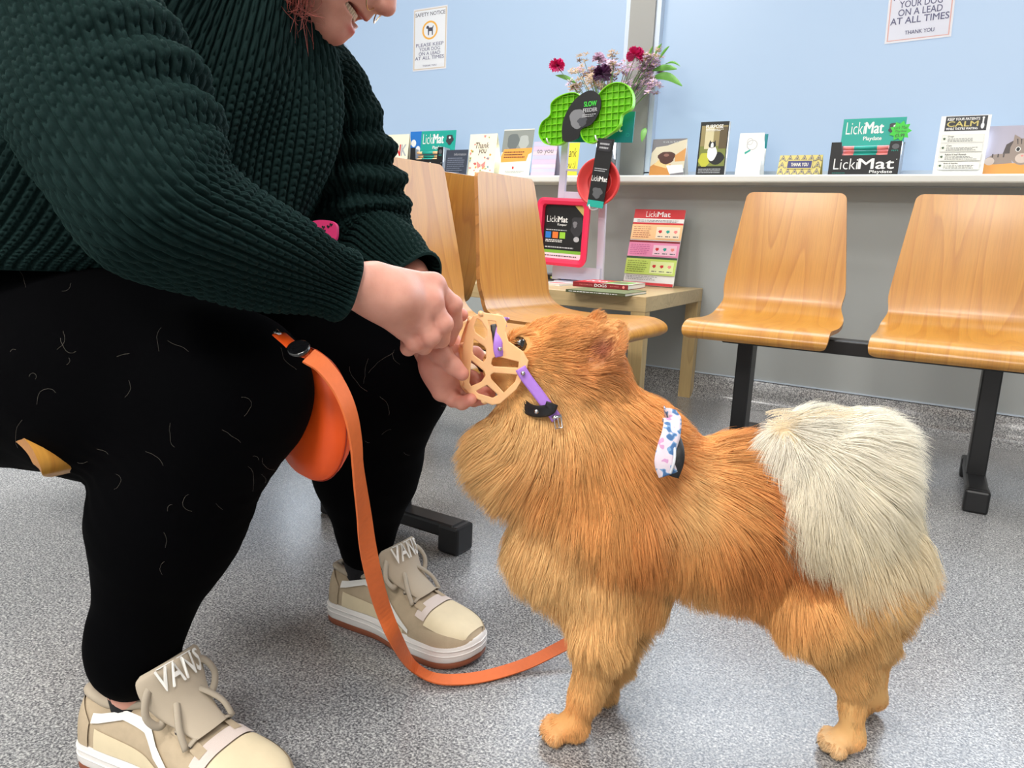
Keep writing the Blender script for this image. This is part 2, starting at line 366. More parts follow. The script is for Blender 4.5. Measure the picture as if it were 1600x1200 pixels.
# windows: frosted panes lit by daylight
mp_ = bpy.data.materials.new('frosted_film'); mp_.use_nodes = True; nt = mp_.node_tree; b = nt.nodes['Principled BSDF']
b.inputs['Base Color'].default_value = srgb(105, 120, 132); b.inputs['Roughness'].default_value = .35
b.inputs['Emission Color'].default_value = srgb(189, 213, 243); b.inputs['Emission Strength'].default_value = .64
M_pane = mp_
px = onY(1003, 30, Y1 + .02)[0]       # pier between the two windows
YG = Y1 + .075
for i, (a, b_) in enumerate(((X0 + .3, px - .055), (px + .055, X1 - .5))):
    wt = empty('window_%d' % (i + 1), (a, YG, SZ)); wt['kind'] = 'structure'
    m = MB(); fw = .022
    m.box(((a + b_) / 2, YG - .02, SZ + fw / 2 + .002), (b_ - a, .05, fw + .01)); m.box(((a + b_) / 2, YG - .02, 2.19), (b_ - a, .05, .03))
    m.box((a + fw / 2, YG - .02, 1.55), (fw, .05, 1.29)); m.box((b_ - fw / 2, YG - .02, 1.55), (fw, .05, 1.29)); m.build('window_frame', M_white, wt)
    m = MB(); m.box(((a + b_) / 2, YG - .005, 1.55), (b_ - a - .03, .008, 1.28)); m.build('frosted_pane', M_pane, wt)
struct('trim_3', MB().box((px, Y1 + .07, 1.55), (.11, .1, 1.32)), M_grey_al, label='grey pier between the two frosted windows')
# ceiling panels, out of view; the two behind the camera are added fill
M_frame = mat('panel_frame', (.8, .8, .8), .4); M_diff = mat('panel_diffuser', (.9, .9, .9), .5, emit=((1, .96, .9), 4))
for i, (x, y, pw_) in enumerate(PANELS):
    e = empty('ceiling_light', (x, y, 2.5), 0, 'unseen square flat light panel set in the ceiling', 'ceiling light', 'square light panels in the ceiling')
    m = MB()
    for sx, sy, wx, wy in ((0, .29, .6, .02), (0, -.29, .6, .02), (.29, 0, .02, .6), (-.29, 0, .02, .6)): m.box((x + sx, y + sy, 2.492), (wx, wy, .014))
    m.build('frame', M_frame, e); MB().box((x, y, 2.4955), (.56, .56, .006)).build('diffuser', M_diff, e)
# ------------------------------------------------------------------ bench seating
M_beech = wood_mat('beech_ply', srgb(206, 148, 66), srgb(178, 114, 46), 1.0, 'Z', .3, 1.0, attr='grain')
M_beech_edge = wood_mat('ply_edge', srgb(186, 128, 66), srgb(120, 76, 36), 1.0, 'Y', .5)
def shell_mesh(top_w=.292, seat_w=.386):
    # side profile: x forward, z up (origin under the front edge)
    pr = catmull([(-.012, .372), (0, .384), (-.012, .400), (-.05, .410), (-.12, .408), (-.24, .404), (-.335, .412), (-.378, .440), (-.397, .50), (-.412, .60), (-.428, .70), (-.444, .795)], 5)
    pr = np.r_[pr[:-1], pr[-2] + (pr[-1] - pr[-2]) * np.array([[.3], [.55], [.75], [.88], [.96], [1]])]; n = len(pr); t_ = .012
    T = np.gradient(pr, axis=0); T /= np.linalg.norm(T, axis=1)[:, None]; Nn = np.c_[T[:, 1], -T[:, 0]]   # outward (towards sitter: up/forward)
    s_ = np.r_[0, np.cumsum(np.linalg.norm(np.diff(pr, axis=0), axis=1))]; s_ /= s_[-1]
    z = pr[:, 1]
    hw = np.where(z < .42, seat_w / 2, seat_w / 2 - (z - .42) / .375 * (seat_w - top_w) / 2)
    bx = pr[:, 0]; inset = np.interp(np.arange(n), [0, 12, 30, 40], [0, 0, .0, 0]); hw = hw.copy()
    # waist just above the bend
    hw -= .012 * np.exp(-((z - .455) / .03) ** 2)
    def corner(dist, r): return r - np.sqrt(np.maximum(r * r - np.maximum(r - dist, 0) ** 2, 0))
    L_ = s_ * 1.0; dist_top = (1 - s_) * .86; dist_front = s_ * .86
    hw = hw - corner(dist_top, .02) - corner(dist_front + .004, .035)
    m = MB(); K = 13; rows_t = []; rows_b = []
    for i in range(n):
        ys = np.linspace(-hw[i], hw[i], K)
        off = Nn[i] * t_ / 2
        rows_t.append([(pr[i, 0] + off[0], y, pr[i, 1] + off[1]) for y in ys]); rows_b.append([(pr[i, 0] - off[0], y, pr[i, 1] - off[1]) for y in ys])
    A, B = np.array(rows_t), np.array(rows_b); m.grid(A, 0); m.grid(B[:, ::-1], 0)
    for side in (0, -1): m.grid(np.stack([A[:, side], (A[:, side] + B[:, side]) / 2, B[:, side]], 1), 1, False)
    for e in (0, -1): m.grid(np.stack([A[e], B[e]], 1), 1, False)
    me = m.build('seat_shell', [M_beech, M_beech_edge]).data
    co = np.array([q.co[:] for q in me.vertices]); dd = ((co[:, None, [0, 2]] - pr[None]) ** 2).sum(-1); ii = dd.argmin(1)
    ga = me.attributes.new('grain', 'FLOAT_VECTOR', 'POINT'); ga.data.foreach_set('vector', np.c_[co[:, 1], np.zeros(len(co)), s_[ii] * .86].astype(np.float32).ravel())
    o = [q for q in COL.objects if q.data == me][0]; bpy.data.objects.remove(o); return me
SHELL = shell_mesh()
PADM = None
def bench(pos, rz, ys, label, legs, back=False):
    """beam bench; local x forward, y along beam; pos = floor point under the front edge at y=0"""
    e = empty('beam_bench', pos, rz, label, 'bench', 'beam benches with moulded beech seats'); e['_localkids'] = 1
    y0, y1 = min(ys) - .12, max(ys) + .12
    for y in ys:
        s_ = link('seat_shell', SHELL, (), e); s_.location = (0, y, 0)
    MB().box((-.21, (y0 + y1) / 2, .362), (.07, y1 - y0, .04), bevel=.004).build('beam', M_black, e)
    for y in ys:
        m = MB()
        for dx in (-.10, .10): m.box((-.21 + dx, y, .389), (.028, .2, .010))
        for dy in (-.08, .08): m.box((-.21, y + dy, .387), (.22, .028, .012))
        m.build('seat_bracket', M_black, e)
    for y in legs:
        MB().box((-.235, y, .19), (.07, .045, .33), bevel=.004, M=None).build('leg', M_black, e)
        f = MB(); f.box((-.235, y, .045), (.36, .05, .030), bevel=.006); f.build('foot', M_black, e)
        for dx in (-.18, .18): MB().box((-.235 + dx * .93, y, .029), (.05, .056, .058), bevel=.006).build('foot_cap', M_black, e)
    return e
bench((-.785, .56, 0), 0, [-.01, .425, .86, 1.30], 'beech beam bench the person sits on, facing the dog', [.60, 1.52], True)
# row standing back to back with it
bench((-1.79, .98, 0), math.pi, [-.50, -.06, .38, .80][::-1] and [-.80, -.36, .07], 'beech beam bench standing back to back behind the person', [-.55, .64])
bench((-.045, 2.09, 0), math.radians(-90 + 3.5), [-.50, -.02, .46], 'beech beam bench under the window, behind the dog', [-.555, .075])
# ------------------------------------------------------------------ things on the sill
def flat(name, c, rough=.45): return mat(name, srgb(*c), rough)
K_w = flat('print_white', (238, 238, 236)); K_blk = flat('print_black', (18, 18, 20)); K_teal = flat('print_teal', (30, 165, 150)); K_grey = flat('print_grey', (90, 92, 96))
K_red = flat('print_red', (205, 40, 45)); K_org = flat('print_orange', (245, 165, 75)); K_pnk = flat('print_pink', (240, 150, 190)); K_grn = flat('print_green', (60, 205, 60))
K_lime = flat('print_lime', (200, 225, 110)); K_yel = flat('print_yellow', (245, 228, 60)); K_nvy = flat('print_navy', (45, 48, 105)); K_crm = flat('print_cream', (246, 240, 215))
K_gold = flat('print_gold', (205, 190, 110)); K_brn = flat('print_brown', (80, 45, 38)); K_tan = flat('print_tan', (205, 140, 70)); K_pch = flat('print_peach', (252, 205, 150)); K_lil = flat('print_lilac', (205, 190, 215))
K_sal = flat('print_salmon', (240, 140, 135)); K_blu = flat('print_blue', (40, 120, 205)); K_lg = flat('print_light_grey', (178, 180, 184)); K_dg = flat('print_dark_green', (60, 90, 60))
K_mar = flat('print_maroon', (135, 30, 38)); K_dteal = flat('print_deep_teal', (0, 130, 135))
def stand_card(name, px0, px1, ytop, ybase, Y, thick, base, label, cat, lean=.12, yaw=0, group=None, fill=None, tent=True):
    """a card standing on the sill; its foot at pixel columns px0..px1, top at ytop"""
    a = onY(px0, ybase, Y); b_ = onY(px1, ybase, Y); top = onY((px0 + px1) / 2, ytop, Y + .02)
    wd = (b_[0] - a[0]) / math.cos(yaw); hh = (top[2] - SZ) / math.cos(lean)
    e = empty(name, (a[0], Y, SZ), 0, label, cat, group)
    M = frameM((a[0], Y, SZ + .0015), (math.cos(yaw), math.sin(yaw), 0), (0, math.sin(lean), math.cos(lean)))
    c = Card(wd, hh, thick, base)
    if fill: fill(c)
    c.build('front_panel', e, M)
    if tent:
        Yt = hh * math.sin(lean); d = hh * .30
        Mb = frameM((a[0], Y + Yt + d, SZ + .0015), (math.cos(yaw), math.sin(yaw), 0), (0, -d, hh * math.cos(lean) - .0015))
        Card(wd, math.hypot(d, hh * math.cos(lean) - .0015) * .985, thick, base).build('back_panel', e, Mb)
    return e
def f_choc(c):
    c.rect(.0, .0, 1, 1, flat('p1', (120, 116, 122))); c.poly([(0, .62), (.12, .78), (.45, .82), (.75, .92), (1, .98), (1, .2), (0, .2)], flat('p2', (215, 205, 180)))
    c.poly([(.0, .0), (0, .25), (.25, .42), (.62, .30), (.62, .02), (.5, 0)], K_tan); c.poly([(.1, .3), (.3, .5), (.6, .35), (.5, .2)], flat('p3', (235, 200, 140)))
    c.disc(.46, .5, .25, .17, K_brn, wob=.12); c.disc(.45, .56, .08, .04, flat('p4', (140, 95, 85))); c.poly([(.7, .55), (1, .75), (1, .4), (.72, .38)], flat('p5', (214, 155, 90)))
    c.poly([(.48, .28), (.95, .3), (1, .1), (.6, .05)], K_w); c.text('tasty', .3, .88, .8, .94, K_lg)
def f_collie(c):
    c.rect(0, 0, 1, 1, K_blk); c.rect(.05, .18, .97, .93, flat('q1', (120, 128, 60))); c.rect(.05, .55, .97, .93, flat('q2', (150, 135, 90))); c.rect(.2, .5, .5, .9, flat('q3', (210, 200, 160))); c.rect(.7, .5, .97, .9, flat('q4', (90, 75, 50)))
    c.disc(.25, .3, .2, .14, flat('q5', (190, 190, 60)), wob=.1); c.disc(.66, .33, .28, .12, K_blk, wob=.06); c.disc(.5, .42, .17, .14, K_w, wob=.06); c.disc(.48, .57, .13, .06, K_blk); c.disc(.48, .55, .05, .07, K_w)
    c.poly([(.36, .60), (.40, .66), (.45, .61)], K_blk); c.poly([(.52, .61), (.58, .66), (.60, .60)], K_blk); c.disc(.48, .52, .02, .012, K_blk)
    c.rect(0, .93, 1, 1, K_blk); c.rect(0, 0, 1, .17, K_blk); c.text('PURPOSE', .2, .88, .8, .945, K_w, .02); c.lines(.2, .82, .85, .87, 2, K_w); c.lines(.08, .04, .9, .14, 3, K_lg)
def f_teal_white(c):
    c.rect(0, 0, 1, 1, flat('r1', (236, 234, 228))); c.ring(.55, .72, .22, .12, .03, K_lg); c.ring(.45, .8, .12, .08, .02, K_lg); c.poly([(.28, .55), (.5, .62), (.52, .58), (.3, .5)], K_teal)
def f_thank_deco(c):
    c.rect(0, 0, 1, 1, K_gold)
    for i in range(6):
        for j in range(3):
            cx, cy = (i + .5) / 6, (j + .5) / 3
            for k in range(3):
                rr = .085 - k * .026; c.poly([(cx - rr, cy - rr * 2), (cx, cy + rr * 2), (cx + rr, cy - rr * 2), (cx, cy - rr * .6)], K_nvy if k % 2 == 0 else K_gold)
    c.rect(.2, .3, .8, .74, K_gold); c.rect(.22, .34, .78, .70, K_nvy); c.text('THANK YOU', .3, .43, .7, .60, K_crm, .01)
def f_calm(c):
    c.rect(.03, .02, .97, .98, K_w); c.rect(.1, .74, .93, .99, flat('s1', (45, 46, 50))); c.text('KEEP YOUR PATIENTS', .14, .92, .78, .965, K_w, .02); c.text('CALM', .14, .815, .76, .905, K_gold, .02); c.text("WHILE THEY'RE WAITING", .13, .76, .76, .80, K_w, .02)
    c.disc(.85, .82, .035, .05, K_w); c.rect(.835, .86, .865, .95, K_w); c.disc(.85, .955, .025, .015, K_w)
    for k in range(4):
        y = .54 - k * .155
        c.rect(.08, y, .92, y + .135, flat('s2', (205, 208, 196))); c.rect(.085, y + .004, .915, y + .131, flat('s3', (234, 235, 226)))
        c.text(['Dogs', 'Cats', 'Rabbits & Small Mammals', 'Birds & Reptiles'][k], .2, y + .09, [.32, .30, .62, .48][k], y + .12, K_blk, .02); c.lines(.2, y + .015, .85, y + .08, 3, K_grey, .35, k); c.disc(.13, y + .07, .025, .018, K_dg, wob=.2)
def f_cat(c):
    c.rect(0, 0, 1, 1, flat('u1', (176, 172, 188))); c.rect(0, 0, 1, .24, flat('u2', (226, 155, 70)))
    g, d, l = flat('u3', (150, 135, 125)), flat('u4', (78, 70, 68)), flat('u5', (205, 188, 176))
    c.poly([(.28, .3), (.35, .62), (.5, .72), (.7, .66), (.75, .3)], d)
    c.poly([(.02, .22), (.02, .34), (.14, .42), (.45, .44), (.5, .24), (.2, .22)], g); c.disc(.09, .28, .09, .08, l)
    c.disc(.66, .48, .24, .27, g, wob=.04); c.poly([(.46, .62), (.47, .82), (.6, .74)], g); c.poly([(.74, .74), (.9, .8), (.88, .58)], g)
    for k in range(4): c.poly([(.52 + k * .07, .73), (.545 + k * .07, .73), (.56 + k * .06, .62), (.545 + k * .06, .62)], d)
    c.disc(.66, .34, .12, .10, l); c.disc(.57, .52, .045, .05, K_w); c.disc(.57, .52, .032, .04, K_blk); c.disc(.76, .5, .045, .05, K_w); c.disc(.76, .5, .032, .04, K_blk); c.poly([(.63, .40), (.69, .40), (.66, .36)], K_sal)
    for k in range(3): c.rect(.12 + k * .1, .36, .145 + k * .1, .43, d)
def f_thank_letters(c):
    c.rect(0, 0, 1, 1, K_crm)
    for t_, x, y, m in (('T', .08, .5, K_dteal), ('H', .26, .5, K_red), ('A', .44, .5, K_lg), ('N', .62, .5, K_red), ('K', .8, .5, K_lg), ('Y', .22, .14, K_sal), ('O', .42, .14, K_blk), ('U', .64, .14, K_teal)): c.text(t_, x, y, x + .15, y + .26, m, .02)
    c.disc(.85, .16, .015, .02, K_red)
def f_floral(c):
    c.rect(0, 0, 1, 1, K_crm); r = random.Random(4)
    for k in range(34):
        x, y = r.uniform(.06, .94), r.uniform(.05, .95)
        if .25 < x < .8 and .48 < y < .82: continue
        c.disc(x, y, r.uniform(.02, .06), r.uniform(.015, .035), r.choice([K_sal, flat('v1', (150, 160, 80)), flat('v2', (110, 150, 160)), K_org, flat('v3', (200, 90, 90))]), 8, wob=.3)
    for s_ in (-1, 1): c.poly([(.5, .27), (.5 + s_ * .16, .36), (.5 + s_ * .14, .25), (.5 + s_ * .1, .18)], K_sal)
    c.text('Thank', .24, .66, .74, .80, K_brn, 0, .25); c.text('you', .36, .50, .66, .64, K_brn, 0, .25)
def f_flyer(c):
    c.rect(0, 0, 1, 1, flat('w1', (232, 230, 215))); c.rect(0, .52, 1, .98, flat('w2', (140, 145, 140))); c.disc(.35, .74, .2, .18, flat('w3', (105, 112, 112)), wob=.1); c.disc(.7, .72, .16, .16, flat('w4', (175, 180, 176)), wob=.1)
    c.poly([(.02, .30), (.85, .32), (.9, .46), (1, .5), (1, .6), (.08, .58), (.0, .42)], K_org); c.lines(.1, .38, .8, .54, 3, K_brn, .4, 3); c.disc(.45, .18, .03, .03, K_red); c.lines(.2, .06, .85, .12, 2, K_lg)
def f_lilac(c):
    c.rect(0, 0, 1, 1, K_lil)
    for k in range(8): c.rect(0, k / 8, 1, (k + 1) / 8 - .03, flat('x%d' % (k % 3), [(222, 190, 215), (198, 196, 222), (230, 205, 215)][k % 3]))
    c.text('to you', .18, .62, .85, .78, K_grey)
def f_note(c): c.rect(0, 0, 1, 1, K_yel); c.text('thank', .1, .58, .85, .84, K_blk, 0, .2); c.text('you :)', .1, .2, .85, .46, K_blk, 0, .2)
def f_darkleaf(c): c.rect(0, 0, 1, 1, flat('y1', (58, 64, 78))); c.text('Information', .38, .78, .92, .88, K_lg); c.lines(.1, .1, .9, .72, 8, flat('y2', (120, 128, 145)), .4, 5)
YC = 2.915
stand_card('photo_card', 1014, 1067, 218, 274, YC, .0015, K_w, 'white-edged greeting card with a photo of chocolate spread on bread', 'card', fill=f_choc)
def box_thing(name, px0, px1, ytop, ybase, Y, depth, base, label, cat, fill, side=None, lean=.06, yaw=0):
    a = onY(px0, ybase, Y); b_ = onY(px1, ybase, Y); top = onY((px0 + px1) / 2, ytop, Y); wd = b_[0] - a[0]; hh = top[2] - SZ
    e = empty(name, (a[0], Y, SZ), 0, label, cat)
    M = frameM((a[0], Y, SZ + .001), (math.cos(yaw), math.sin(yaw), 0), (0, math.sin(lean), math.cos(lean))) 
    m = MB(); m.box((wd / 2, hh / 2, -depth / 2 - .0012), (wd, hh, depth)); m.xf(M); m.build('pack', side or K_w, e)
    c = Card(wd, hh, .002, base); fill(c); c.build('front_print', e, M); return e
box_thing('leaflet_pack', 1087, 1131, 190, 273, YC, .016, K_blk, 'tall dark leaflet pack with a black and white collie on the front', 'leaflets', f_collie)
stand_card('booklet', 1156, 1192, 211, 272, YC + .065, .002, K_dteal, 'teal booklet standing behind the white die-cut card', 'booklet', fill=lambda c: (c.rect(0, 0, 1, 1, K_w), c.poly([(.62, 1), (1, 1), (1, .66), (.7, .7)], K_dteal)), tent=False)
stand_card('greeting_card', 1148, 1186, 209, 275, YC, .0015, K_w, 'white card with a round cut top corner and a faint teal flower', 'card', fill=f_teal_white)
stand_card('thank_you_card', 1213, 1280, 243, 275, YC - .01, .0015, K_gold, 'low navy and gold patterned card reading THANK YOU on the sill', 'card', lean=.35, fill=f_thank_deco)
stand_card('waiting_room_poster', 1456, 1534, 181, 277, YC - .01, .002, K_w, 'small white poster headed CALM in gold on black, leaning on the window', 'poster', lean=.17, fill=f_calm, tent=False)
stand_card('cat_picture', 1534, 1622, 197, 277, YC + .015, .003, K_w, 'picture of a tabby cat lying on an orange table, at the right of the sill', 'picture', lean=.17, fill=f_cat, tent=False)
stand_card('thank_you_card', 583, 634, 211, 268, YC + .03, .0015, K_crm, 'cream card with coloured capital letters THANK YOU, left end of the sill', 'card', fill=f_thank_letters)
box_thing('medicine_box', 641, 658, 206, 262, 2.985, .035, K_blu, 'small upright blue box with white dog print behind the display box', 'box', lambda c: (c.rect(0, 0, 1, 1, K_blu), c.disc(.3, .75, .22, .08, K_w), c.disc(.7, .62, .2, .07, K_w), c.disc(.4, .45, .3, .07, K_org)), side=flat('blue_box', (22, 95, 190)), lean=0)
stand_card('leaflet', 694, 728, 235, 273, YC - .02, .0015, K_grey, 'dark slate leaflet propped in front of the teal display header', 'leaflet', fill=f_darkleaf, tent=False)
stand_card('thank_you_card', 729, 771, 210, 274, YC, .0015, K_crm, 'cream butterfly and flower card with handwritten Thank you', 'card', fill=f_floral)
stand_card('flyer', 779, 826, 202, 274, YC, .0012, K_w, 'flyer with grey photo and an orange band across it', 'flyer', fill=f_flyer, tent=False, lean=.17)
stand_card('greeting_card', 829, 866, 222, 274, YC + .01, .0015, K_lil, 'pale lilac and pink striped card beside the flyer', 'card', fill=f_lilac)
stand_card('note_card', 877, 901, 224, 268, YC + .03, .001, K_yel, 'yellow note with a handwritten thank you behind the display stand', 'card', fill=f_note, tent=False)
def lickimat_box(px0, px1, ytop, ybase, Y, label, header, star, sticks=True, rz=0, starm=None):
    a = onY(px0, ybase, Y); b_ = onY(px1, ybase, Y); wd = b_[0] - a[0]; dep = .085
    hs = onY(px0, ytop + 78 * 0 + header[0], Y)[2] - SZ
    e = empty('display_box', (a[0], Y, SZ), 0, label, 'display box')
    M = frameM((a[0], Y - .002, SZ + .001), (math.cos(rz), math.sin(rz), 0), (0, .06, 1))
    # front lip with a cut-out
    c = Card(wd, hs, .002, K_blk); c.mb = MB(); W, H_ = wd, hs; lip = .60
    c.mb.prism([(0, 0), (W, 0), (W, H_), (W * .84, H_), (W * .82, H_ * lip), (W * .17, H_ * lip), (W * .15, H_), (0, H_)], -.001, .001)
    c.text('Licki', .07, .17, .42, .50, K_w, -.008); c.text('Mat', .43, .18, .93, .49, K_w, .022); c.text('Playdate', .60, .03, .92, .14, K_w, .015); c.text('www.lickimat.com', .06, .05, .25, .08, K_teal); c.disc(.96, .46, .008, .012, K_w)
    c.disc(.92, .84, .05, .08, K_grey); c.text('PETS', .87, .70, .96, .74, K_teal, .02)
    c.build('front_panel', e, M)
    m = MB(); m.box((W / 2, .003, -dep / 2), (W, .002, dep)); m.box((.001, H_ / 2, -dep / 2), (.002, H_, dep)); m.box((W - .001, H_ / 2, -dep / 2), (.002, H_, dep)); m.box((W / 2, H_ * .55, -dep), (W, H_ * 1.1, .002)); m.xf(M); m.build('tray', flat('box_side', (176, 184, 196)), e)
    hh = onY((px0 + px1) / 2, ytop, Y + .05)[2] - SZ - .03
    Mh = frameM((a[0] + .018 * wd / .2, Y + dep * .55, SZ + .03), (math.cos(rz), math.sin(rz), 0), (0, .1, 1))
    h = Card(wd * header[1], hh, .002, K_teal); h.rect(0, 0, 1, .45, flat('z1', (75, 82, 88))); h.text('Licki', .06, .68, .36, .93, K_w, -.008); h.text('Mat', .37, .69, .66, .92, K_w, .022); h.text('Playdate', .36, .53, .65, .63, K_w, .015)
    h.lines(.06, .16, .75, .40, 3, K_lg, .4); h.disc(.84, .78, .10, .12, flat('z2', (60, 60, 66)), wob=.15); h.disc(.84, .82, .03, .03, K_w); h.text('SOFT BAKED LICK MATS', .06, .04, .7, .10, K_w, .02)
    h.build('header_card', e, Mh)
    if sticks:
        for k in range(7):
            sm = MB(); y0 = H_ * .14 + k * H_ * .115; z = -.012 - (k % 2) * .012
            for x0, x1, mi in ((.17, .33, 0), (.33, .66, 1), (.66, .82, 0)): sm.tube([(W * x0, y0, z), (W * x1, y0, z)], .0065 * W / .19, 8, mi)
            sm.xf(M); tag(sm.build('treat_stick', [K_sal, K_teal] if sticks is True else [K_pch, K_teal]), 'pink and teal mat roll lying in the tilted black display box, ' + ('right sill' if sticks is True else 'left sill'), 'pet mat', 'rolled mats in the %s display box' % ('right' if sticks is True else 'left'))
    st = MB(); n = 9; pts = []
    for k in range(2 * n): r_ = .026 if k % 2 == 0 else .018; r_ *= star[2]; pts.append((r_ * math.cos(k * math.pi / n), r_ * math.sin(k * math.pi / n)))
    sc = Card(.05, .05, .001, starm); sc.mb = MB(); sc.mb.prism(pts, -.0004, .0004); sc.w = sc.h = .03 * star[2]
    if star[2] > .8: sc.text('Lick Mat', -.5, .15, .5, .42, K_dg, 0, .2); sc.text('Playdate', -.4, -.15, .45, .08, K_dg, 0, .2); sc.text('£5.99', -.35, -.5, .35, -.22, K_dg, .02)
    Ms = Mh @ Matrix.Translation((wd * header[1] * star[0], hh * star[1], .003)); sc.build('price_star', e, Ms)
    return e
lickimat_box(1293, 1402, 184, 276, 2.90, 'black pet mat display box with teal header and green price star', (39, .90), (.93, .72, 1.35), True, 0, K_grn)
lickimat_box(640, 691, 204, 262, 2.92, 'black pet mat display box at the left of the sill with yellow star', (27, 1.05), (.9, .3, .55), 'b', 0, K_yel)
# ------------------------------------------------------------------ notices on the glass
def notice(px0, py0, px1, py1, skew, label, fill, h_px):
    Yn = YG - .012; a = onY(px0, py0, Yn); b_ = onY(px1, py1, Yn); t_ = onY(px0 + skew, py0 - h_px, Yn)
    wd = np.linalg.norm(b_ - a); hh = np.linalg.norm(t_ - a); c = Card(wd, hh, .0012, flat('notice_paper', (222, 222, 228))); fill(c)
    return tag(c.build('notice', None, frameM(a, b_ - a, t_ - a)), label, 'notice')
def dogicon(c, x, y, s_, m):
    q = [(-.5, .3), (-.42, .45), (-.2, .45), (-.1, .25), (.3, .25), (.45, .45), (.5, .4), (.4, .15), (.4, -.5), (.28, -.5), (.25, -.1), (-.1, -.1), (-.12, -.5), (-.24, -.5), (-.28, .15), (-.5, .2)]
    c.poly([(x + a * s_, y + b_ * s_ * c.w / c.h) for a, b_ in q], m)
NT = flat('notice_ink', (92, 92, 125)); NTd = flat('notice_dark', (70, 70, 84))
def f_n1(c):
    c.rect(.02, .02, .98, .98, flat('notice_edge', (205, 190, 170))); c.rect(.05, .035, .95, .965, flat('notice_paper2', (224, 226, 230))); c.text('SAFETY NOTICE', .06, .87, .94, .93, NTd, .01)
    c.ring(.5, .64, .23, .15, .045, flat('notice_ring', (235, 175, 75))); dogicon(c, .5, .64, .22, NTd)
    for k, t_ in enumerate(['PLEASE KEEP', 'YOUR DOG', 'ON A LEAD', 'AT ALL TIMES']): w_ = [.82, .62, .64, .86][k]; c.text(t_, .5 - w_ / 2, .385 - k * .07, .5 + w_ / 2, .44 - k * .07, NT, .006)
    c.text('THANK YOU', .3, .06, .72, .09, NT)
def f_n2(c):
    c.rect(.03, .02, .97, .98, flat('notice_edge2', (215, 170, 165))); c.rect(.05, .03, .95, .97, flat('notice_paper3', (214, 216, 228))); c.text('SAFETY NOTICE', .06, .88, .94, .94, NTd, .01)
    c.ring(.5, .68, .22, .13, .045, flat('notice_ring', (235, 175, 75))); dogicon(c, .5, .68, .2, NTd)
    for k, t_ in enumerate(['PLEASE KEEP', 'YOUR DOG', 'ON A LEAD', 'AT ALL TIMES']): w_ = [.84, .64, .66, .88][k]; c.text(t_, .5 - w_ / 2, .445 - k * .085, .5 + w_ / 2, .515 - k * .085, NT, .008)
    c.text('THANK YOU', .3, .075, .74, .115, NT, .01)
notice(645, 112, 697, 107, 5, 'small safety notice with an orange ringed dog on the left window', f_n1, 97)
notice(1382, 69, 1486, 57, 13, 'large please keep your dog on a lead notice, cut by the top edge', f_n2, 150)
# ------------------------------------------------------------------ side table
M_oak = wood_mat('pale_oak', srgb(206, 180, 132), srgb(168, 140, 96), 1.3, 'X', .4, .8)
M_oakz = wood_mat('pale_oak_leg', srgb(200, 172, 120), srgb(165, 136, 90), 1.3, 'Z', .4, .8)
TZ = .45; tr = math.radians(4)
tb = empty('side_table', (-1.435, 2.635, 0), tr, 'square pale oak side table in the corner under the sill', 'table'); tb['_localkids'] = 1
MB().box((0, 0, TZ - .026), (.90, .70, .052), bevel=.002).build('table_top', M_oak, tb)
for sx in (-1, 1):
    for sy in (-1, 1): MB().box((sx * .424, sy * .324, (TZ - .052) / 2), (.05, .05, TZ - .052), bevel=.002).build('leg', M_oakz, tb)
MB().box((0, 0, TZ - .0), (0.001, 0.001, .0005)) 
def lay(name, px, py, wd, dp, th, z, rz, fill, mats, label, cat, side=None):
    p = onZ(px, py, z); e = empty(name, (p[0], p[1], z), 0, label, cat)
    M = Matrix.Translation((p[0], p[1], z + th + .0005)) @ Matrix.Rotation(rz, 4, 'Z')
    m = MB(); m.box((wd / 2, dp / 2, -th / 2), (wd * .985, dp * .985, th * .86)); m.xf(M); m.build('pages', flat('page_edge', (236, 232, 222)), e)
    c = Card(wd, dp, .0012, mats); fill(c); c.build('front_cover', e, M); MB().box((wd / 2, dp / 2, -th), (wd, dp, .0012)).xf(M).build('back_cover', mats, e)
    if side: s_ = Card(wd, th, .001, mats); side(s_); s_.build('spine', e, M @ Matrix.Translation((0, -.0006, -th)) @ Matrix.Rotation(math.pi / 2, 4, 'X'))
    return e
zt = TZ + .0005
lay('magazine', 884, 456, .21, .21, .008, zt, tr, lambda c: c.rect(0, 0, 1, 1, flat('mag', (120, 130, 90))), K_dg, 'magazine lying under the red DOGS book', 'magazine', lambda s_: (s_.rect(0, 0, 1, 1, flat('mag_s', (90, 96, 66))), s_.lines(.05, .2, .9, .8, 1, K_w)))
def f_dogs(c): c.rect(0, 0, 1, 1, flat('cov', (235, 232, 225))); c.poly([(.0, .0), (.5, 0), (.55, 1), (0, 1)], K_red); c.rect(.5, .1, .95, .9, flat('cov2', (130, 170, 90))); c.disc(.7, .5, .12, .2, flat('cov3', (120, 110, 95)), wob=.1); c.text('DOGS', .08, .4, .45, .7, K_w, .02)
def f_spine(s_): s_.rect(0, .08, 1, .92, K_mar); s_.text('DOGS', .40, .22, .62, .80, K_w, .015); s_.text('THE COMPLETE', .12, .4, .36, .62, K_sal); s_.text('BOOK OF BREEDS', .68, .4, .84, .62, K_sal); s_.disc(.92, .5, .022, .3, K_sal)
lay('book', 895, 447, .205, .20, .016, zt + .0095, tr + .03, f_dogs, K_mar, 'red book titled DOGS on its spine, topmost on the table', 'book', f_spine)
lay('leaflet_stack', 838, 444, .10, .13, .006, zt, tr - .06, lambda c: (c.rect(0, 0, 1, 1, K_w), c.rect(.3, .2, .9, .8, K_sal)), K_w, 'white and red leaflets lying left of the DOGS book', 'leaflets')
lay('leaflet_stack', 752, 446, .10, .14, .004, zt, tr + .2, lambda c: (c.rect(0, 0, 1, 1, K_w), c.lines(.1, .1, .9, .9, 8, K_grey)), K_w, 'white leaflets seen in the gap between the two chair backs', 'leaflets')
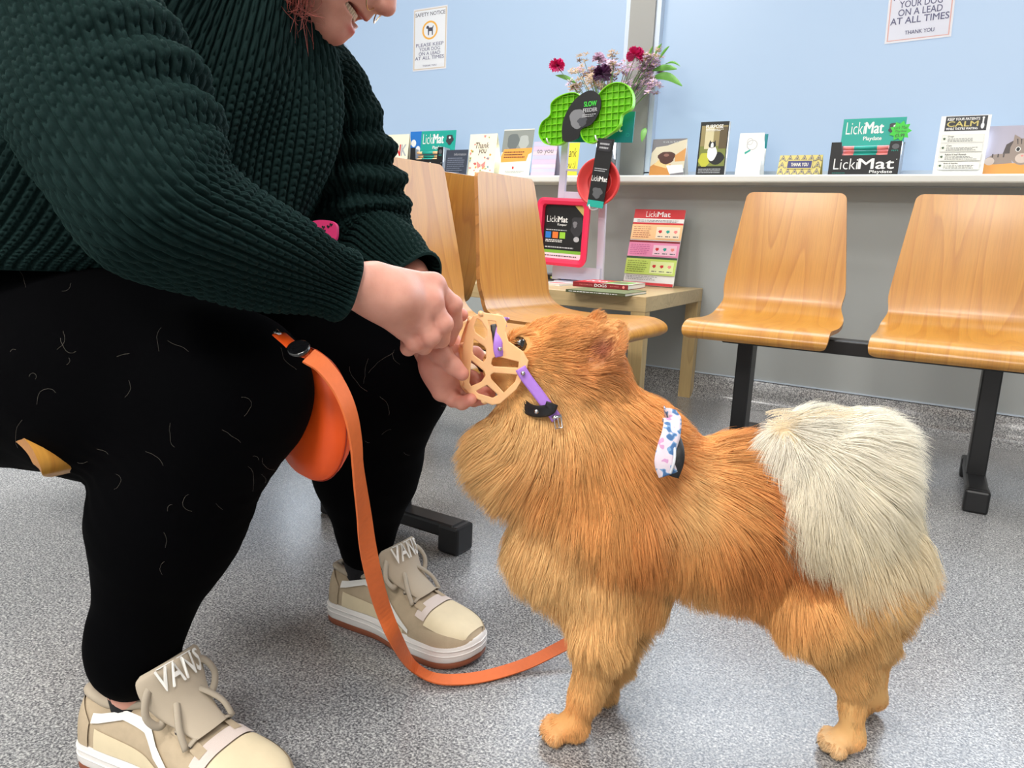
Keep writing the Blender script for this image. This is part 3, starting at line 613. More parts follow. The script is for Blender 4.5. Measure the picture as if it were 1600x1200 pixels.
# recipe poster leaning on the wall
a = onZ(974, 441, TZ); a[1] = 2.80; 
def leaner(px0, py0, px1, py1, ptx, pty, Y, label, fill, name, cat):
    a = onY(px0, py0, Y); b_ = onY(px1, py1, Y); t_ = onY(ptx, pty, Y + .07); a[2] = b_[2] = TZ + .002
    c = Card(np.linalg.norm(b_ - a), np.linalg.norm(t_ - a), .003, K_w); fill(c); return tag(c.build(name, None, frameM(a, b_ - a, t_ - a)), label, cat)
def f_recipe(c):
    c.rect(0, .88, 1, 1, K_red); c.text('Licki', .24, .90, .46, .975, K_w, -.008); c.text('Mat', .47, .905, .72, .97, K_w, .02); c.lines(.08, .83, .92, .865, 2, K_grey, .35)
    for y0, y1, m, h_ in ((.60, .80, K_pch, K_red), (.375, .56, K_pnk, K_mar), (.14, .345, K_lime, K_dg)):
        c.rect(0, y0, 1, y1, m); c.rect(0, y1, 1, y1 + .025, h_); c.lines(.04, y0 + .02, .45, y1 - .02, 6, flat('rec%d' % int(y0 * 100), (190, 120, 90) if y0 > .5 else ((200, 100, 150) if y0 > .3 else (130, 150, 60))), .35, int(y0 * 50)); c.rect(.5, y0 + .02, .96, y1 - .03, flat('recw%d' % int(y0 * 100), (250, 232, 205) if y0 > .5 else ((250, 205, 225) if y0 > .3 else (228, 240, 170))))
        for k in range(3): c.disc(.58 + k * .15, (y0 + y1) / 2 + .01, .035, .02, [K_red, K_teal if y0 > .3 else K_red, K_sal][k], wob=.2); c.lines(.54 + k * .15, y0 + .03, .64 + k * .15, y0 + .06, 1, K_grey, .4)
    c.rect(0, 0, 1, .035, K_red); c.lines(.05, .06, .7, .12, 3, K_grey, .3)
leaner(974, 438, 1052, 447, 985, 327, 2.87, 'recipe poster with red header and orange, pink and green bands', f_recipe, 'recipe_poster', 'poster')
# ------------------------------------------------------------------ display stand on the table
M_st = mat('stand_acrylic', srgb(205, 205, 222), .25, spec=.6); M_hook = mat('hook_plastic', srgb(238, 238, 240), .3); M_clear = mat('clear_plastic', (.95, .95, .97), .08, trans=.9, spec=.5)
YS = 2.66
st = empty('display_stand', onZ(900, 432, TZ), 0, 'pale display stand with teal header card rising from the side table', 'display stand')
def bar(p, q, wd, th, name, m, par): 
    p, q = np.array(p), np.array(q); M = frameM(p, q - p, np.cross([0, 1, 0], q - p)) ; L_ = np.linalg.norm(q - p)
    mm = MB(); mm.box((L_ / 2, 0, 0), (L_, wd, th)); mm.xf(M); return mm.build(name, m, par)
bar(onY(744, 330, YS - .02), onY(876, 334, YS - .02), .012, .01, 'shelf_bar', M_st, st)

bar(onY(868, 436, YS), onY(884, 222, YS), .028, .012, 'post', M_st, st); bar(onY(937, 440, YS), onY(946, 225, YS), .028, .012, 'post', M_st, st)
bar(onY(876, 265, YS), onY(942, 268, YS), .008, .01, 'shelf_bar', M_st, st); bar(onY(873, 305, YS), onY(940, 308, YS), .03, .01, 'shelf_bar', M_st, st)
bar(onY(870, 425, YS - .01), onY(938, 430, YS - .01), .05, .012, 'shelf_bar', M_st, st)
mb = MB(); p = onY(905, 436, YS); mb.box((p[0], YS + .01, TZ + .006), (.17, .12, .011)); mb.build('stand_base', M_st, st)
a, b_ = onY(877, 222, YS - .004), onY(988, 223, YS - .004); t_ = onY(880, 176, YS - .004)
c = Card(np.linalg.norm(b_ - a), np.linalg.norm(t_ - a), .004, K_dteal); c.ring(.93, .25, .025, .06, .006, K_teal); c.text('LickiMat', .3, .35, .85, .7, K_w, .02); c.build('header_card', st, frameM(a, b_ - a, t_ - a))
for (x, y, x2, y2) in ((856, 222, 866, 232), (932, 218, 945, 228), (922, 326, 934, 334)):
    p0, p1 = onY(x2, y2 - 8, YS), onY(x, y, YS - .10); m = MB(); m.tube(catmull([p0, (p0 + p1) / 2 - (0, 0, .004), p1, p1 + np.array([-.004, -.004, .014])], 6), .0028, 8); m.build('hook', M_hook, st)
for px_ in (962,): 
    m = MB(); p0 = onY(893, 228, YS + .005); 
# green flower-shaped slow feeder, hanging on hooks
M_gr = mat('lime_plastic', srgb(125, 205, 30), .35, sss=.0)
gf = empty('slow_feeder', onY(915, 185, YS - .06), 0, 'lime green petal-shaped slow feeder hanging on the stand', 'pet feeder')
def feeder_frame(px, py, Y, sx, sy):
    o = onY(px, py, Y); return frameM(o, onY(px + 50, py + sx * 50, Y) - o, onY(px + sy * 50, py - 50, Y) - o)
MG = feeder_frame(915, 184, YS - .055, -.10, .05); pxm = np.linalg.norm(onY(925, 184, YS - .055) - onY(915, 184, YS - .055)) / 10
def outline(pts): return catmull(np.array(pts, float) * pxm, 6, True)
L1 = outline([(-4, 24), (-14, 34), (-35, 33), (-52, 24), (-54, 8), (-68, -2), (-72, -18), (-60, -32), (-36, -34), (-24, -22), (-30, -4), (-20, 12)])
R1 = outline([(12, 8), (22, 28), (40, 40), (60, 38), (72, 24), (72, 6), (58, -2), (54, -16), (40, -26), (14, -36), (0, -30), (-4, -16), (8, -8)])
for o_ in (L1, R1):
    m = MB(); m.prism(o_, -.004, 0)                      # back wall of the tray
    n = len(o_); ins = o_ * 1.0; cc = o_.mean(0); inn = cc + (o_ - cc) * (1 - .003 / np.linalg.norm(o_ - cc, axis=1))[:, None]
    h_ = .018; V = np.r_[np.c_[o_, np.zeros(n)], np.c_[o_, np.full(n, h_)], np.c_[inn, np.full(n, h_)], np.c_[inn, np.zeros(n)]]
    m.add(V, [(k * n + i, k * n + (i + 1) % n, (k + 1) * n + (i + 1) % n, (k + 1) * n + i) for k in range(3) for i in range(n)], 0, False)
    lo, hi = inn.min(0), inn.max(0)
    from mathutils.geometry import intersect_point_line
    def inside(p):
        x, y = p; c_ = False; j = n - 1
        for i in range(n):
            if (inn[i][1] > y) != (inn[j][1] > y) and x < (inn[j][0] - inn[i][0]) * (y - inn[i][1]) / (inn[j][1] - inn[i][1]) + inn[i][0]: c_ = not c_
            j = i
        return c_
    stp = 9 * pxm
    for gx in np.arange(lo[0], hi[0], stp):              # lattice ribs cut to the outline
        run = None
        for y in np.arange(lo[1], hi[1] + .002, .001):
            s1 = inside((gx, y))
            if s1 and run is None: run = y
            if not s1 and run is not None: m.box((gx, (run + y) / 2, .005), (.0016, y - run, .010)); run = None
    for gy in np.arange(lo[1] + .004, hi[1], stp):
        run = None
        for x in np.arange(lo[0], hi[0] + .002, .001):
            s1 = inside((x, gy))
            if s1 and run is None: run = x
            if not s1 and run is not None: m.box(((run + x) / 2, gy, .005), (x - run, .0016, .010)); run = None
    m.xf(MG); m.build('feeder_tray', M_gr, gf)
c = Card(1 * 60 * pxm, 66 * pxm, .003, K_blk); c.mb = MB(); q = outline([(8, 34), (-16, 22), (-32, -4), (-30, -30), (-8, -28), (-2, -16), (14, -10), (26, 8), (24, 26)]); c.mb.prism(q, .016, .020); c.z = .0204
c.w = c.h = 60 * pxm; c.disc(-.15, -.02, .2, .22, flat('lab_grey', (120, 122, 126)), wob=.1); c.disc(-.02, -.1, .12, .1, flat('lab_grey2', (70, 72, 78)), wob=.2); c.text('SLOW', .02, .22, .34, .33, K_grn, .02); c.text('FEEDER', .0, .10, .36, .18, K_lg, .02); c.lines(-.02, -.02, .34, .06, 2, K_lg, .4)
c.build('label', gf, MG)
# red round slow bowl in black sleeve
M_rd = mat('red_rubber', srgb(214, 66, 66), .45); rb = empty('slow_bowl', onY(940, 290, YS - .06), 0, 'round red bowl in a black cardboard sleeve hanging below the feeder', 'pet bowl')
MR = feeder_frame(938, 285, YS - .055, 0, .05); r0 = 33 * pxm; m = MB()
m.lathe([(0, -.006), (r0 * .82, -.006), (r0 * .92, 0), (r0, .022), (r0 * .97, .026), (r0 * .90, .022), (r0 * .78, .002), (0, .001)], 36); 
for rr in (.3, .55): m.lathe([(r0 * rr - .0015, .001), (r0 * rr, .012), (r0 * rr + .0015, .001)], 30)
m.xf(MR); m.build('bowl', M_rd, rb)
c = Card(25 * pxm, 92 * pxm, .003, K_blk); Mx = MR @ Matrix.Translation((-13 * pxm, -33 * pxm, .029)) @ Matrix.Rotation(-.12, 4, 'Z'); c.text('Licki', .02, .38, .48, .46, K_w, 0); c.text('Mat', .5, .385, .98, .455, K_w, .02); c.rect(0, .0, 1, .10, K_teal); c.disc(.5, .22, .3, .08, K_grey, wob=.2); c.lines(.1, .52, .9, .58, 2, K_lg); c.rect(.1, .82, .9, .98, flat('slv', (40, 40, 46))); c.lines(.2, .84, .8, .95, 2, K_lg); c.build('sleeve', rb, Mx)
# pink square tray with black card
M_pk = mat('pink_rubber', srgb(226, 38, 82), .4); pk = empty('pet_tray', onY(880, 362, YS - .05), 0, 'square pink tray holding a black printed card on the stand front', 'pet tray')
MP = feeder_frame(881, 363, YS - .05, .07, .045); m = MB(); o_ = np.array(rounded_rect(86 * pxm, 96 * pxm, 10 * pxm)); n = len(o_); inn = np.array(rounded_rect(68 * pxm, 78 * pxm, 5 * pxm))
V = np.r_[np.c_[o_ * .93, np.full(n, -.004)], np.c_[o_, np.full(n, .022)], np.c_[(o_ + inn) / 2 * 1.01, np.full(n, .025)], np.c_[inn, np.full(n, .021)], np.c_[inn * .98, np.full(n, .0)]]
m.add(V, [(k * n + i, k * n + (i + 1) % n, (k + 1) * n + (i + 1) % n, (k + 1) * n + i) for k in range(4) for i in range(n)] + [tuple(range(n))[::-1], tuple(range(4 * n, 5 * n))], 0, False); m.xf(MP); m.build('tray', M_pk, pk)
c = Card(66 * pxm, 76 * pxm, .002, K_blk); c.text('Licki', .06, .68, .34, .80, K_w, -.008); c.text('Mat', .35, .685, .58, .79, K_w, .022); c.text('Keeper', .34, .61, .57, .66, K_w, .015); c.lines(.06, .52, .6, .55, 1, K_lg, .6)
for k, q in enumerate([K_blu, flat('sq_or', (240, 120, 50)), flat('sq_gr', (150, 205, 60))]): c.rect(.05 + k * .18, .38, .19 + k * .18, .50, q)
c.lines(.06, .30, .5, .36, 2, K_w, .5); c.lines(.06, .18, .8, .24, 1, K_lg, .4); c.rect(0, .10, 1, .16, flat('lime_s', (120, 180, 60))); c.rect(0, 0, 1, .10, flat('pinkish', (248, 215, 225))); c.lines(.05, .03, .9, .07, 1, K_grey, .6)
c.disc(.84, .62, .16, .2, flat('dogph', (48, 48, 52)), wob=.15); c.disc(.78, .66, .05, .06, flat('dogph2', (120, 120, 125)), wob=.2); c.disc(.84, .38, .07, .05, K_lg); c.poly([(.75, 1), (1, 1), (1, .8)], K_gold); c.build('printed_card', pk, MP @ Matrix.Translation((-33 * pxm, -38 * pxm, .002)))
# grey boxes on the table in front of the stand
def tbox(name, px0, px1, py, h_, dep, mats, label, cat, fill, z=zt):
    a = onZ(px0, py, z); b_ = onZ(px1, py + (px1 - px0) * .08, z); wd = np.linalg.norm(b_ - a); ang = math.atan2(b_[1] - a[1], b_[0] - a[0]); e = empty(name, a, 0, label, cat)
    M = Matrix.Translation(a) @ Matrix.Rotation(ang, 4, 'Z'); m = MB(); m.box((wd / 2, dep / 2, h_ / 2 + .0005), (wd, dep, h_), bevel=.004); m.xf(M); m.build('carton', mats, e)
    c = Card(wd * .8, h_ * .6, .001, K_blk); fill(c); c.build('label', e, M @ Matrix.Translation((wd * .05, -.0012, h_ * .2)) @ Matrix.Rotation(math.pi / 2, 4, 'X')); return e
tbox('carton_box', 836, 903, 438, .034, .07, flat('grey_tub', (130, 134, 138)), 'low grey tub with a row of coloured squares, beneath the pink tray', 'tub', lambda c: [c.rect(.4 + k * .15, .3, .5 + k * .15, .7, q) for k, q in enumerate([K_lime, K_org, K_blu])] and c.disc(.15, .5, .1, .3, K_w))
# things seen in the gap left of the near chair back
hk = onY(744, 365, YS - .02); m = MB(); m.tube(catmull([onY(751, 335, 2.62), onY(746, 355, 2.62), onY(741, 378, 2.62), onY(744, 384, 2.62), onY(750, 375, 2.62)], 6), .008, 10); tag(m.build('rope_toy', mat('red_toy', srgb(205, 25, 35), .4)), 'curved bright red dog toy hanging in the gap between chair backs', 'dog toy')
tb2 = tbox('toy_carton', 738, 762, 436, .085, .05, K_blk, 'dark upright carton with a green and white badge in the chair gap', 'box', lambda c: (c.disc(.4, .25, .2, .15, K_grn), c.disc(.4, .6, .22, .15, K_w), c.disc(.4, .6, .12, .08, K_blk)))
# ------------------------------------------------------------------ vase of flowers on the sill
M_stem = mat('stem_green', srgb(92, 120, 66), .5); M_leaf = mat('leaf_green', srgb(105, 165, 70), .45)
vz = empty('flower_vase', onY(945, 275, 2.93), 0, 'bouquet of dried and fresh flowers in a clear glass vase on the sill', 'flowers')
vb = onY(945, 275, 2.93); vb[2] = SZ + .001; m = MB(); m.lathe([(0, .0), (.042, .0), (.042, .15), (.0405, .15), (.0395, .006), (0, .006)], 28, c=vb); m.build('vase', M_clear, vz)
r = random.Random(3)
PET = {}
def blossom(o, rad, kind, m_, col2=None):
    rad = rad * 1.55
    b = MB()
    if kind == 'carnation':
        for k in range(46):
            th = math.acos(r.uniform(-.5, 1)); ph = r.uniform(0, 6.28); d = np.array([math.sin(th) * math.cos(ph), math.sin(th) * math.sin(ph), math.cos(th)]); s_ = np.cross(d, [.3, .5, .8]); s_ /= np.linalg.norm(s_); t_ = np.cross(d, s_)
            q = o + d * rad * .55; w_ = rad * .38; b.add([o, q + s_ * w_, q + d * rad * .42 + s_ * w_ * .5 + t_ * w_ * .4, q + d * rad * .36 - t_ * w_ * .2, q + d * rad * .45 - s_ * w_ * .5 + t_ * w_ * .3, q - s_ * w_], [(0, 1, 2, 3), (0, 3, 4, 5)], 0)
    else:
        for j in range(6):
            oo = o + np.array([r.uniform(-1, 1), r.uniform(-1, 1), r.uniform(-1, 1)]) * rad * .8
            for k in range(11):
                a_ = k * 6.28 / 11 + r.uniform(-.2, .2); up_ = np.array([r.uniform(-.3, .3), r.uniform(-.6, -.1), r.uniform(.3, .9)]); up_ /= np.linalg.norm(up_); s_ = np.cross(up_, [1, .2, .1]); s_ /= np.linalg.norm(s_); t_ = np.cross(up_, s_)
                d = math.cos(a_) * s_ + math.sin(a_) * t_; side = np.cross(d, up_); L_ = rad * .62; b.add([oo, oo + d * L_ * .6 + side * L_ * .18 + up_ * .002, oo + d * L_ + up_ * .004, oo + d * L_ * .6 - side * L_ * .18 + up_ * .002], [(0, 1, 2, 3)], 0)
            b.add([oo + np.array(v_) * rad * .12 for v_ in ((1, 0, 0), (-1, 0, 0), (0, 1, 0), (0, -1, 0), (0, 0, 1), (0, 0, -1))], [(0, 2, 4), (2, 1, 4), (1, 3, 4), (3, 0, 4), (2, 0, 5), (1, 2, 5), (3, 1, 5), (0, 3, 5)], 1)
    return b
C_mag = mat('petal_magenta', srgb(205, 30, 105), .6); C_plum = mat('petal_plum', srgb(75, 25, 70), .6); C_pale = mat('petal_pale_pink', srgb(205, 175, 195), .6); C_dry = mat('petal_dried', srgb(178, 150, 125), .7); C_cen = mat('flower_centre', srgb(190, 170, 80), .7); C_mauve = mat('petal_mauve', srgb(170, 135, 160), .6)
FL = [(870, 103, .022, 'carnation', C_mag, 2.86), (993, 87, .024, 'carnation', C_mag, 2.86), (941, 116, .026, 'carnation', C_plum, 2.86), (935, 92, .018, 'carnation', C_pale, 2.9)]
for k in range(30): FL.append((r.uniform(890, 960), r.uniform(88, 138), .018, 'daisy', r.choice([C_dry, C_mauve, C_pale, C_dry]), r.uniform(2.84, 2.98)))
for k in range(26): FL.append((r.uniform(975, 1024), r.uniform(92, 140), .019, 'daisy', r.choice([C_pale, C_mauve, C_pale]), r.uniform(2.84, 2.98)))
for k in range(5): FL.append((r.uniform(1010, 1040), r.uniform(78, 100), .012, 'daisy', C_dry, r.uniform(2.84, 2.95)))
for (x, y, rad, kd, m_, Yf) in FL:
    o = onY(x, y, Yf); b = blossom(o, rad, kd, m_); b.build('blossom', [m_, C_cen], vz, False)
    s_ = MB(); s_.tube(catmull([o, (o * .45 + (vb + [0, 0, .16]) * .55) + np.array([0, 0, .0]), vb + np.array([(o[0] - vb[0]) * .12, (o[2] % .01) * 2 - .01, .12]), vb + np.array([-(o[0] - vb[0]) * .12, 0, .012])], 4), .0013, 5); s_.build('stem', M_stem, vz)
for (x, y, x2, y2, wd) in ((1020, 110, 1058, 108, .008), (1018, 122, 1066, 135, .010), (1008, 200, 1003, 222, .009), (1022, 88, 1034, 68, .004), (1030, 92, 1046, 72, .004), (1012, 95, 1020, 72, .004), (900, 130, 868, 118, .006), (1040, 100, 1063, 104, .003)):
    p0, p1 = onY(x, y, 2.9), onY(x2, y2, 2.88); L_ = np.linalg.norm(p1 - p0); d = (p1 - p0) / L_; s_ = np.cross(d, [0, 1, 0]); rows = []
    for t_ in np.linspace(0, 1, 8): c_ = p0 + d * L_ * t_ + np.array([0, 0, .3 * L_ * math.sin(t_ * 3.1) * (.5 if y < y2 else .25)]); w_ = wd * 1.5 * math.sin(math.pi * min(1, t_ * .92 + .06)) ** .8; rows.append([c_ - s_ * w_, c_ + np.array([0, -.003, 0]), c_ + s_ * w_])
    b = MB(); b.grid(np.array(rows)); b.build('leaf', M_leaf, vz)
# ------------------------------------------------------------------ the person
M_skin = mat('skin', srgb(232, 172, 150), .5, sss=.25, spec=.35)
def skin_mat():
    m = bpy.data.materials.new('skin_toned'); m.use_nodes = True; nt = m.node_tree; b = nt.nodes['Principled BSDF']; a = nt.nodes.new('ShaderNodeAttribute'); a.attribute_name = 'col'
    tc = nt.nodes.new('ShaderNodeTexCoord'); n = nt.nodes.new('ShaderNodeTexNoise'); n.inputs['Scale'].default_value = 45; n.inputs['Detail'].default_value = 5
    nt.links.new(tc.outputs['Object'], n.inputs['Vector']); r = ramp(nt, [(.3, (.86, .74, .72)), (.7, (1.08, 1.05, 1.05))]); nt.links.new(n.outputs['Fac'], r.inputs[0])
    mx = nt.nodes.new('ShaderNodeMix'); mx.data_type = 'RGBA'; mx.blend_type = 'MULTIPLY'; mx.inputs[0].default_value = .6
    nt.links.new(a.outputs['Color'], mx.inputs[6]); nt.links.new(r.outputs[0], mx.inputs[7]); nt.links.new(mx.outputs[2], b.inputs['Base Color'])
    n2 = nt.nodes.new('ShaderNodeTexNoise'); n2.inputs['Scale'].default_value = 500; nt.links.new(tc.outputs['Object'], n2.inputs['Vector'])
    bp = nt.nodes.new('ShaderNodeBump'); bp.inputs['Strength'].default_value = .12; bp.inputs['Distance'].default_value = .0008; nt.links.new(n2.outputs['Fac'], bp.inputs['Height']); nt.links.new(bp.outputs[0], b.inputs['Normal'])
    b.inputs['Roughness'].default_value = .48; b.inputs['Specular IOR Level'].default_value = .35
    b.inputs['Subsurface Weight'].default_value = .2; b.inputs['Subsurface Scale'].default_value = .006; b.inputs['Subsurface Radius'].default_value = (1, .35, .2)
    return m
M_skinc = skin_mat()
SK = np.array(srgb(217, 160, 141)[:3]); SKR = np.array(srgb(214, 120, 108)[:3]); SKD = np.array(srgb(196, 90, 84)[:3])
def knit_mat():
    m = mat('green_wool', (.0042, .0150, .0142), .85, spec=.12, sheen=.06, noise=(260, .35), bump=(900, .5, .0006)); nt, b = nodes_of(m)
    b.inputs['Sheen Tint'].default_value = (.2, .55, .45, 1); return m
M_wool = knit_mat()
M_leg = mat('black_leggings', (.0008, .0008, .0012), .9, spec=.04, sheen=.0, bump=(300, .3, .0005))
person = empty('person', (-.98, .56, 0), 0, 'person in a dark green ribbed jumper and black leggings bending forward to fit the muzzle', 'person')
def P3(x, y, Y): return onY(x, y, Y)
# skeleton (world metres)
hipC = np.array([-1.02, .57, .52]); hipN = np.array([-.985, .450, .462]); hipF = np.array([-.98, .665, .50])
kneeN = P3(354, 612, .495); kneeF = P3(606, 586, .785)
ankN = P3(210, 1030, .438); ankF = P3(572, 862, .845)
legs = [ell(hipC + [-.03, 0, 0], (.17, .20, .12)), cone(hipN, hipN + (kneeN - hipN) * .5, .138, .120), cone(hipN + (kneeN - hipN) * .5, kneeN, .120, .084), cone(hipF, kneeF, .125, .086),
        cone(kneeN, kneeN * .52 + ankN * .48 + [-.022, 0, 0], .080, .076), cone(kneeN * .52 + ankN * .48 + [-.022, 0, 0], ankN + [0, 0, .02], .076, .045), cone(ankN, ankN + [0.002, 0, .022], .043, .044),
        cone(kneeF, kneeF * .5 + ankF * .5 + [-.02, 0, 0], .084, .076), cone(kneeF * .5 + ankF * .5 + [-.02, 0, 0], ankF + [0, 0, .01], .076, .042), ell(hipC + [.0, 0, .1], (.16, .20, .14))]
v, f = nets(legs, .03, .006)
nz = np.sin(v[:, 0] * 60 + v[:, 2] * 25) * np.sin(v[:, 1] * 50) * np.sin(v[:, 2] * 70 + 1); N_ = vnormals(v, f)
fold = np.exp(-((np.linalg.norm(v - (kneeN * .75 + hipN * .25 + [0, 0, -.08]), axis=1)) / .09) ** 2) * np.sin((v[:, 0] * .7 + v[:, 2]) * 230) * .002
v = v + N_ * (nz * .0012 + fold)[:, None]
leg_o = mesh_np('leggings', v, f, M_leg, person)
# white dog hairs clinging to the cloth
r = random.Random(9); hb = MB(); from mathutils.bvhtree import BVHTree
bv = BVHTree.FromPolygons(v.tolist(), f.tolist())
def on_leg(x, y):
    d = Vector(ray(x, y)).normalized(); h = bv.ray_cast(Vector(CAM), d); return h
hairs = []
for k in range(52):
    x, y = r.uniform(20, 480), r.uniform(440, 980)
    if k < 10: x, y = r.uniform(560, 690), r.uniform(500, 720)
    ln = r.uniform(6, 38); a_ = r.uniform(0, 6.28); cur = r.uniform(-.3, .3); pts = []
    for j in range(8):
        h = on_leg(x, y)
        if h[0] is None: break
        pts.append(np.array(h[0] + h[1] * .0012)); x += ln / 8 * math.cos(a_) * 1.6; y += ln / 8 * math.sin(a_) * 1.6; a_ += cur + r.uniform(-.35, .35)
    if len(pts) > 4 and max(np.linalg.norm(np.diff(np.array(pts), axis=0), axis=1)) < .02: hb.tube(pts, .00006, 4, cap=False)
tag(hb.build('clinging_hairs', mat('dog_hair_strand', (.30, .27, .23), .6), person), 'pale dog hairs stuck to the black leggings', kind='stuff')
# --- knitted tubes
def knit(rings, nu, nv, rib_w, st_l, amp, name, parent, fold=None, seed=0, closed_ends=False, hand=1):
    """rings: list of (centre, axis_a(vec), axis_b(vec)); surface = c + cos a*A + sin a*B"""
    K = len(rings); c = catmull([q[0] for q in rings], 12); A = catmull([q[1] for q in rings], 12); B = catmull([q[2] for q in rings], 12)
    s_ = np.r_[0, np.cumsum(np.linalg.norm(np.diff(c, axis=0), axis=1))]; L_ = s_[-1]
    tt = np.linspace(0, L_, nv); ip = lambda X: np.stack([np.interp(tt, s_, X[:, i]) for i in range(3)], 1); c, A, B = ip(c), ip(A), ip(B)
    a = np.linspace(0, 2 * math.pi, nu, endpoint=False)
    Pm = c[:, None] + np.cos(a)[None, :, None] * A[:, None] + np.sin(a)[None, :, None] * B[:, None]
    circ = 2 * math.pi * np.sqrt((np.linalg.norm(A, axis=1) ** 2 + np.linalg.norm(B, axis=1) ** 2) / 2).max(); nr = max(8, round(circ / rib_w))
    Uu = a[None] / (2 * math.pi) * nr; Vv = tt[:, None] / st_l + 0 * Uu
    if fold is not None: Pm = Pm + fold(Pm, a, tt, c)
    du = np.roll(Pm, -1, 1) - np.roll(Pm, 1, 1); dv = np.gradient(Pm, axis=0); n = np.cross(du, dv); n /= np.linalg.norm(n, axis=2)[..., None] + 1e-9
    if ((n * (Pm - c[:, None])).sum() < 0): n = -n
    x = (Uu % 1) * 2 - 1; ax_ = np.abs(x); prof_ = np.sqrt(np.clip(1 - (ax_ / .80) ** 2.2, 0, 1))
    lobe = np.abs(((Vv + .55 * ax_ + .5 * (np.floor(Uu) % 2)) % 1) * 2 - 1); lobe = np.sqrt(np.clip(1 - lobe ** 2, 0, 1))
    g = np.exp(-(x / .16) ** 2); rnd = np.random.default_rng(seed).random((nv // 6 + 2, nu // 6 + 2)); rn = rnd[(np.arange(nv) // 6)[:, None], (np.arange(nu) // 6)[None]]
    scl = np.clip(np.linalg.norm(du, axis=2) * nu / 2 / nr / rib_w, .35, 1.1) * 0 + 1
    h = (amp * scl * (prof_ * (.42 + .58 * lobe) - .28 * g * prof_ + .12 * rn) - amp * .5) * np.clip(np.minimum(L_ - tt - .001, tt) / .010, 0, 1)[:, None]
    Pm = Pm + n * h[..., None]
    f_ = []; I = np.arange(nv * nu).reshape(nv, nu); f_ = np.stack([I[:-1], np.roll(I[:-1], -1, 1), np.roll(I[1:], -1, 1), I[1:]], -1).reshape(-1, 4)
    return mesh_np(name, Pm.reshape(-1, 3), f_, M_wool, parent)
def ring(c, axis, ra, rb, ref=(0, 1, 0)):
    axis = np.array(axis, float); axis /= np.linalg.norm(axis); b_ = np.array(ref, float); b_ -= axis * (b_ @ axis); b_ /= np.linalg.norm(b_); a_ = np.cross(b_, axis)
    return (np.array(c, float), a_ * ra, b_ * rb)
# torso: from hem to neck
hp = math.radians(38); hy = math.radians(36)
HX = np.array([math.cos(hp) * math.cos(hy), math.cos(hp) * math.sin(hy), -math.sin(hp)]); HY = np.array([-math.sin(hy), math.cos(hy), 0]); HZ = np.cross(HX, HY)
HR = np.stack([HX, HY, HZ], 1) * .90; HO = at(614, 22, .90) - HR @ np.array([.124, 0, -.020])
NBASE = HO + HR @ np.array([-.062, 0, -.118]); nax = NBASE - np.array((-.82, .60, .85)); nax = nax / np.linalg.norm(nax) + np.array([0, 0, .4])
tor = [ring((-1.0, .57, .575), (0.0, 0, 1), .225, .250), ring((-.985, .57, .60), (.1, 0, 1), .22, .25), ring((-.945, .57, .66), (.35, 0, 1), .21, .235), ring((-.895, .575, .73), (.5, 0, 1), .195, .22), ring((-.845, .585, .80), (.6, 0, 1), .160, .215), ring((-.808, .60, .865), (.7, 0, 1), .125, .19)] + [ring(NBASE * q + np.array((-.80, .61, .885)) * (1 - q), nax, a_, b_) for q, a_, b_ in ((.35, .095, .13), (.75, .074, .082), (1.0, .064, .066), (1.28, .060, .062), (1.33, .053, .055))]
def tfold(Pm, a, tt, c):
    t = tt[:, None]; r_ = (Pm - c[:, None]); r_ = r_ / (np.linalg.norm(r_, axis=2)[..., None] + 1e-9)
    h = .010 * np.sin(a[None] * 5 + t * 9) * np.sin(t * 14 + .4) + .008 * np.sin(a[None] * 9 - t * 12 + 1) * np.clip(t / .3, 0, 1)
    return r_ * h[..., None]
knit(tor, 1000, 480, .0125, .0100, .0062, 'jumper_body', person, tfold, 1)
shN = np.array([-.775, .385, .875]); shF = np.array([-.818, .765, .835])
elN = P3(235, 318, .375); wrN = P3(526, 444, .556)
elF = P3(574, 376, .80); wrF = P3(652, 438, .745)
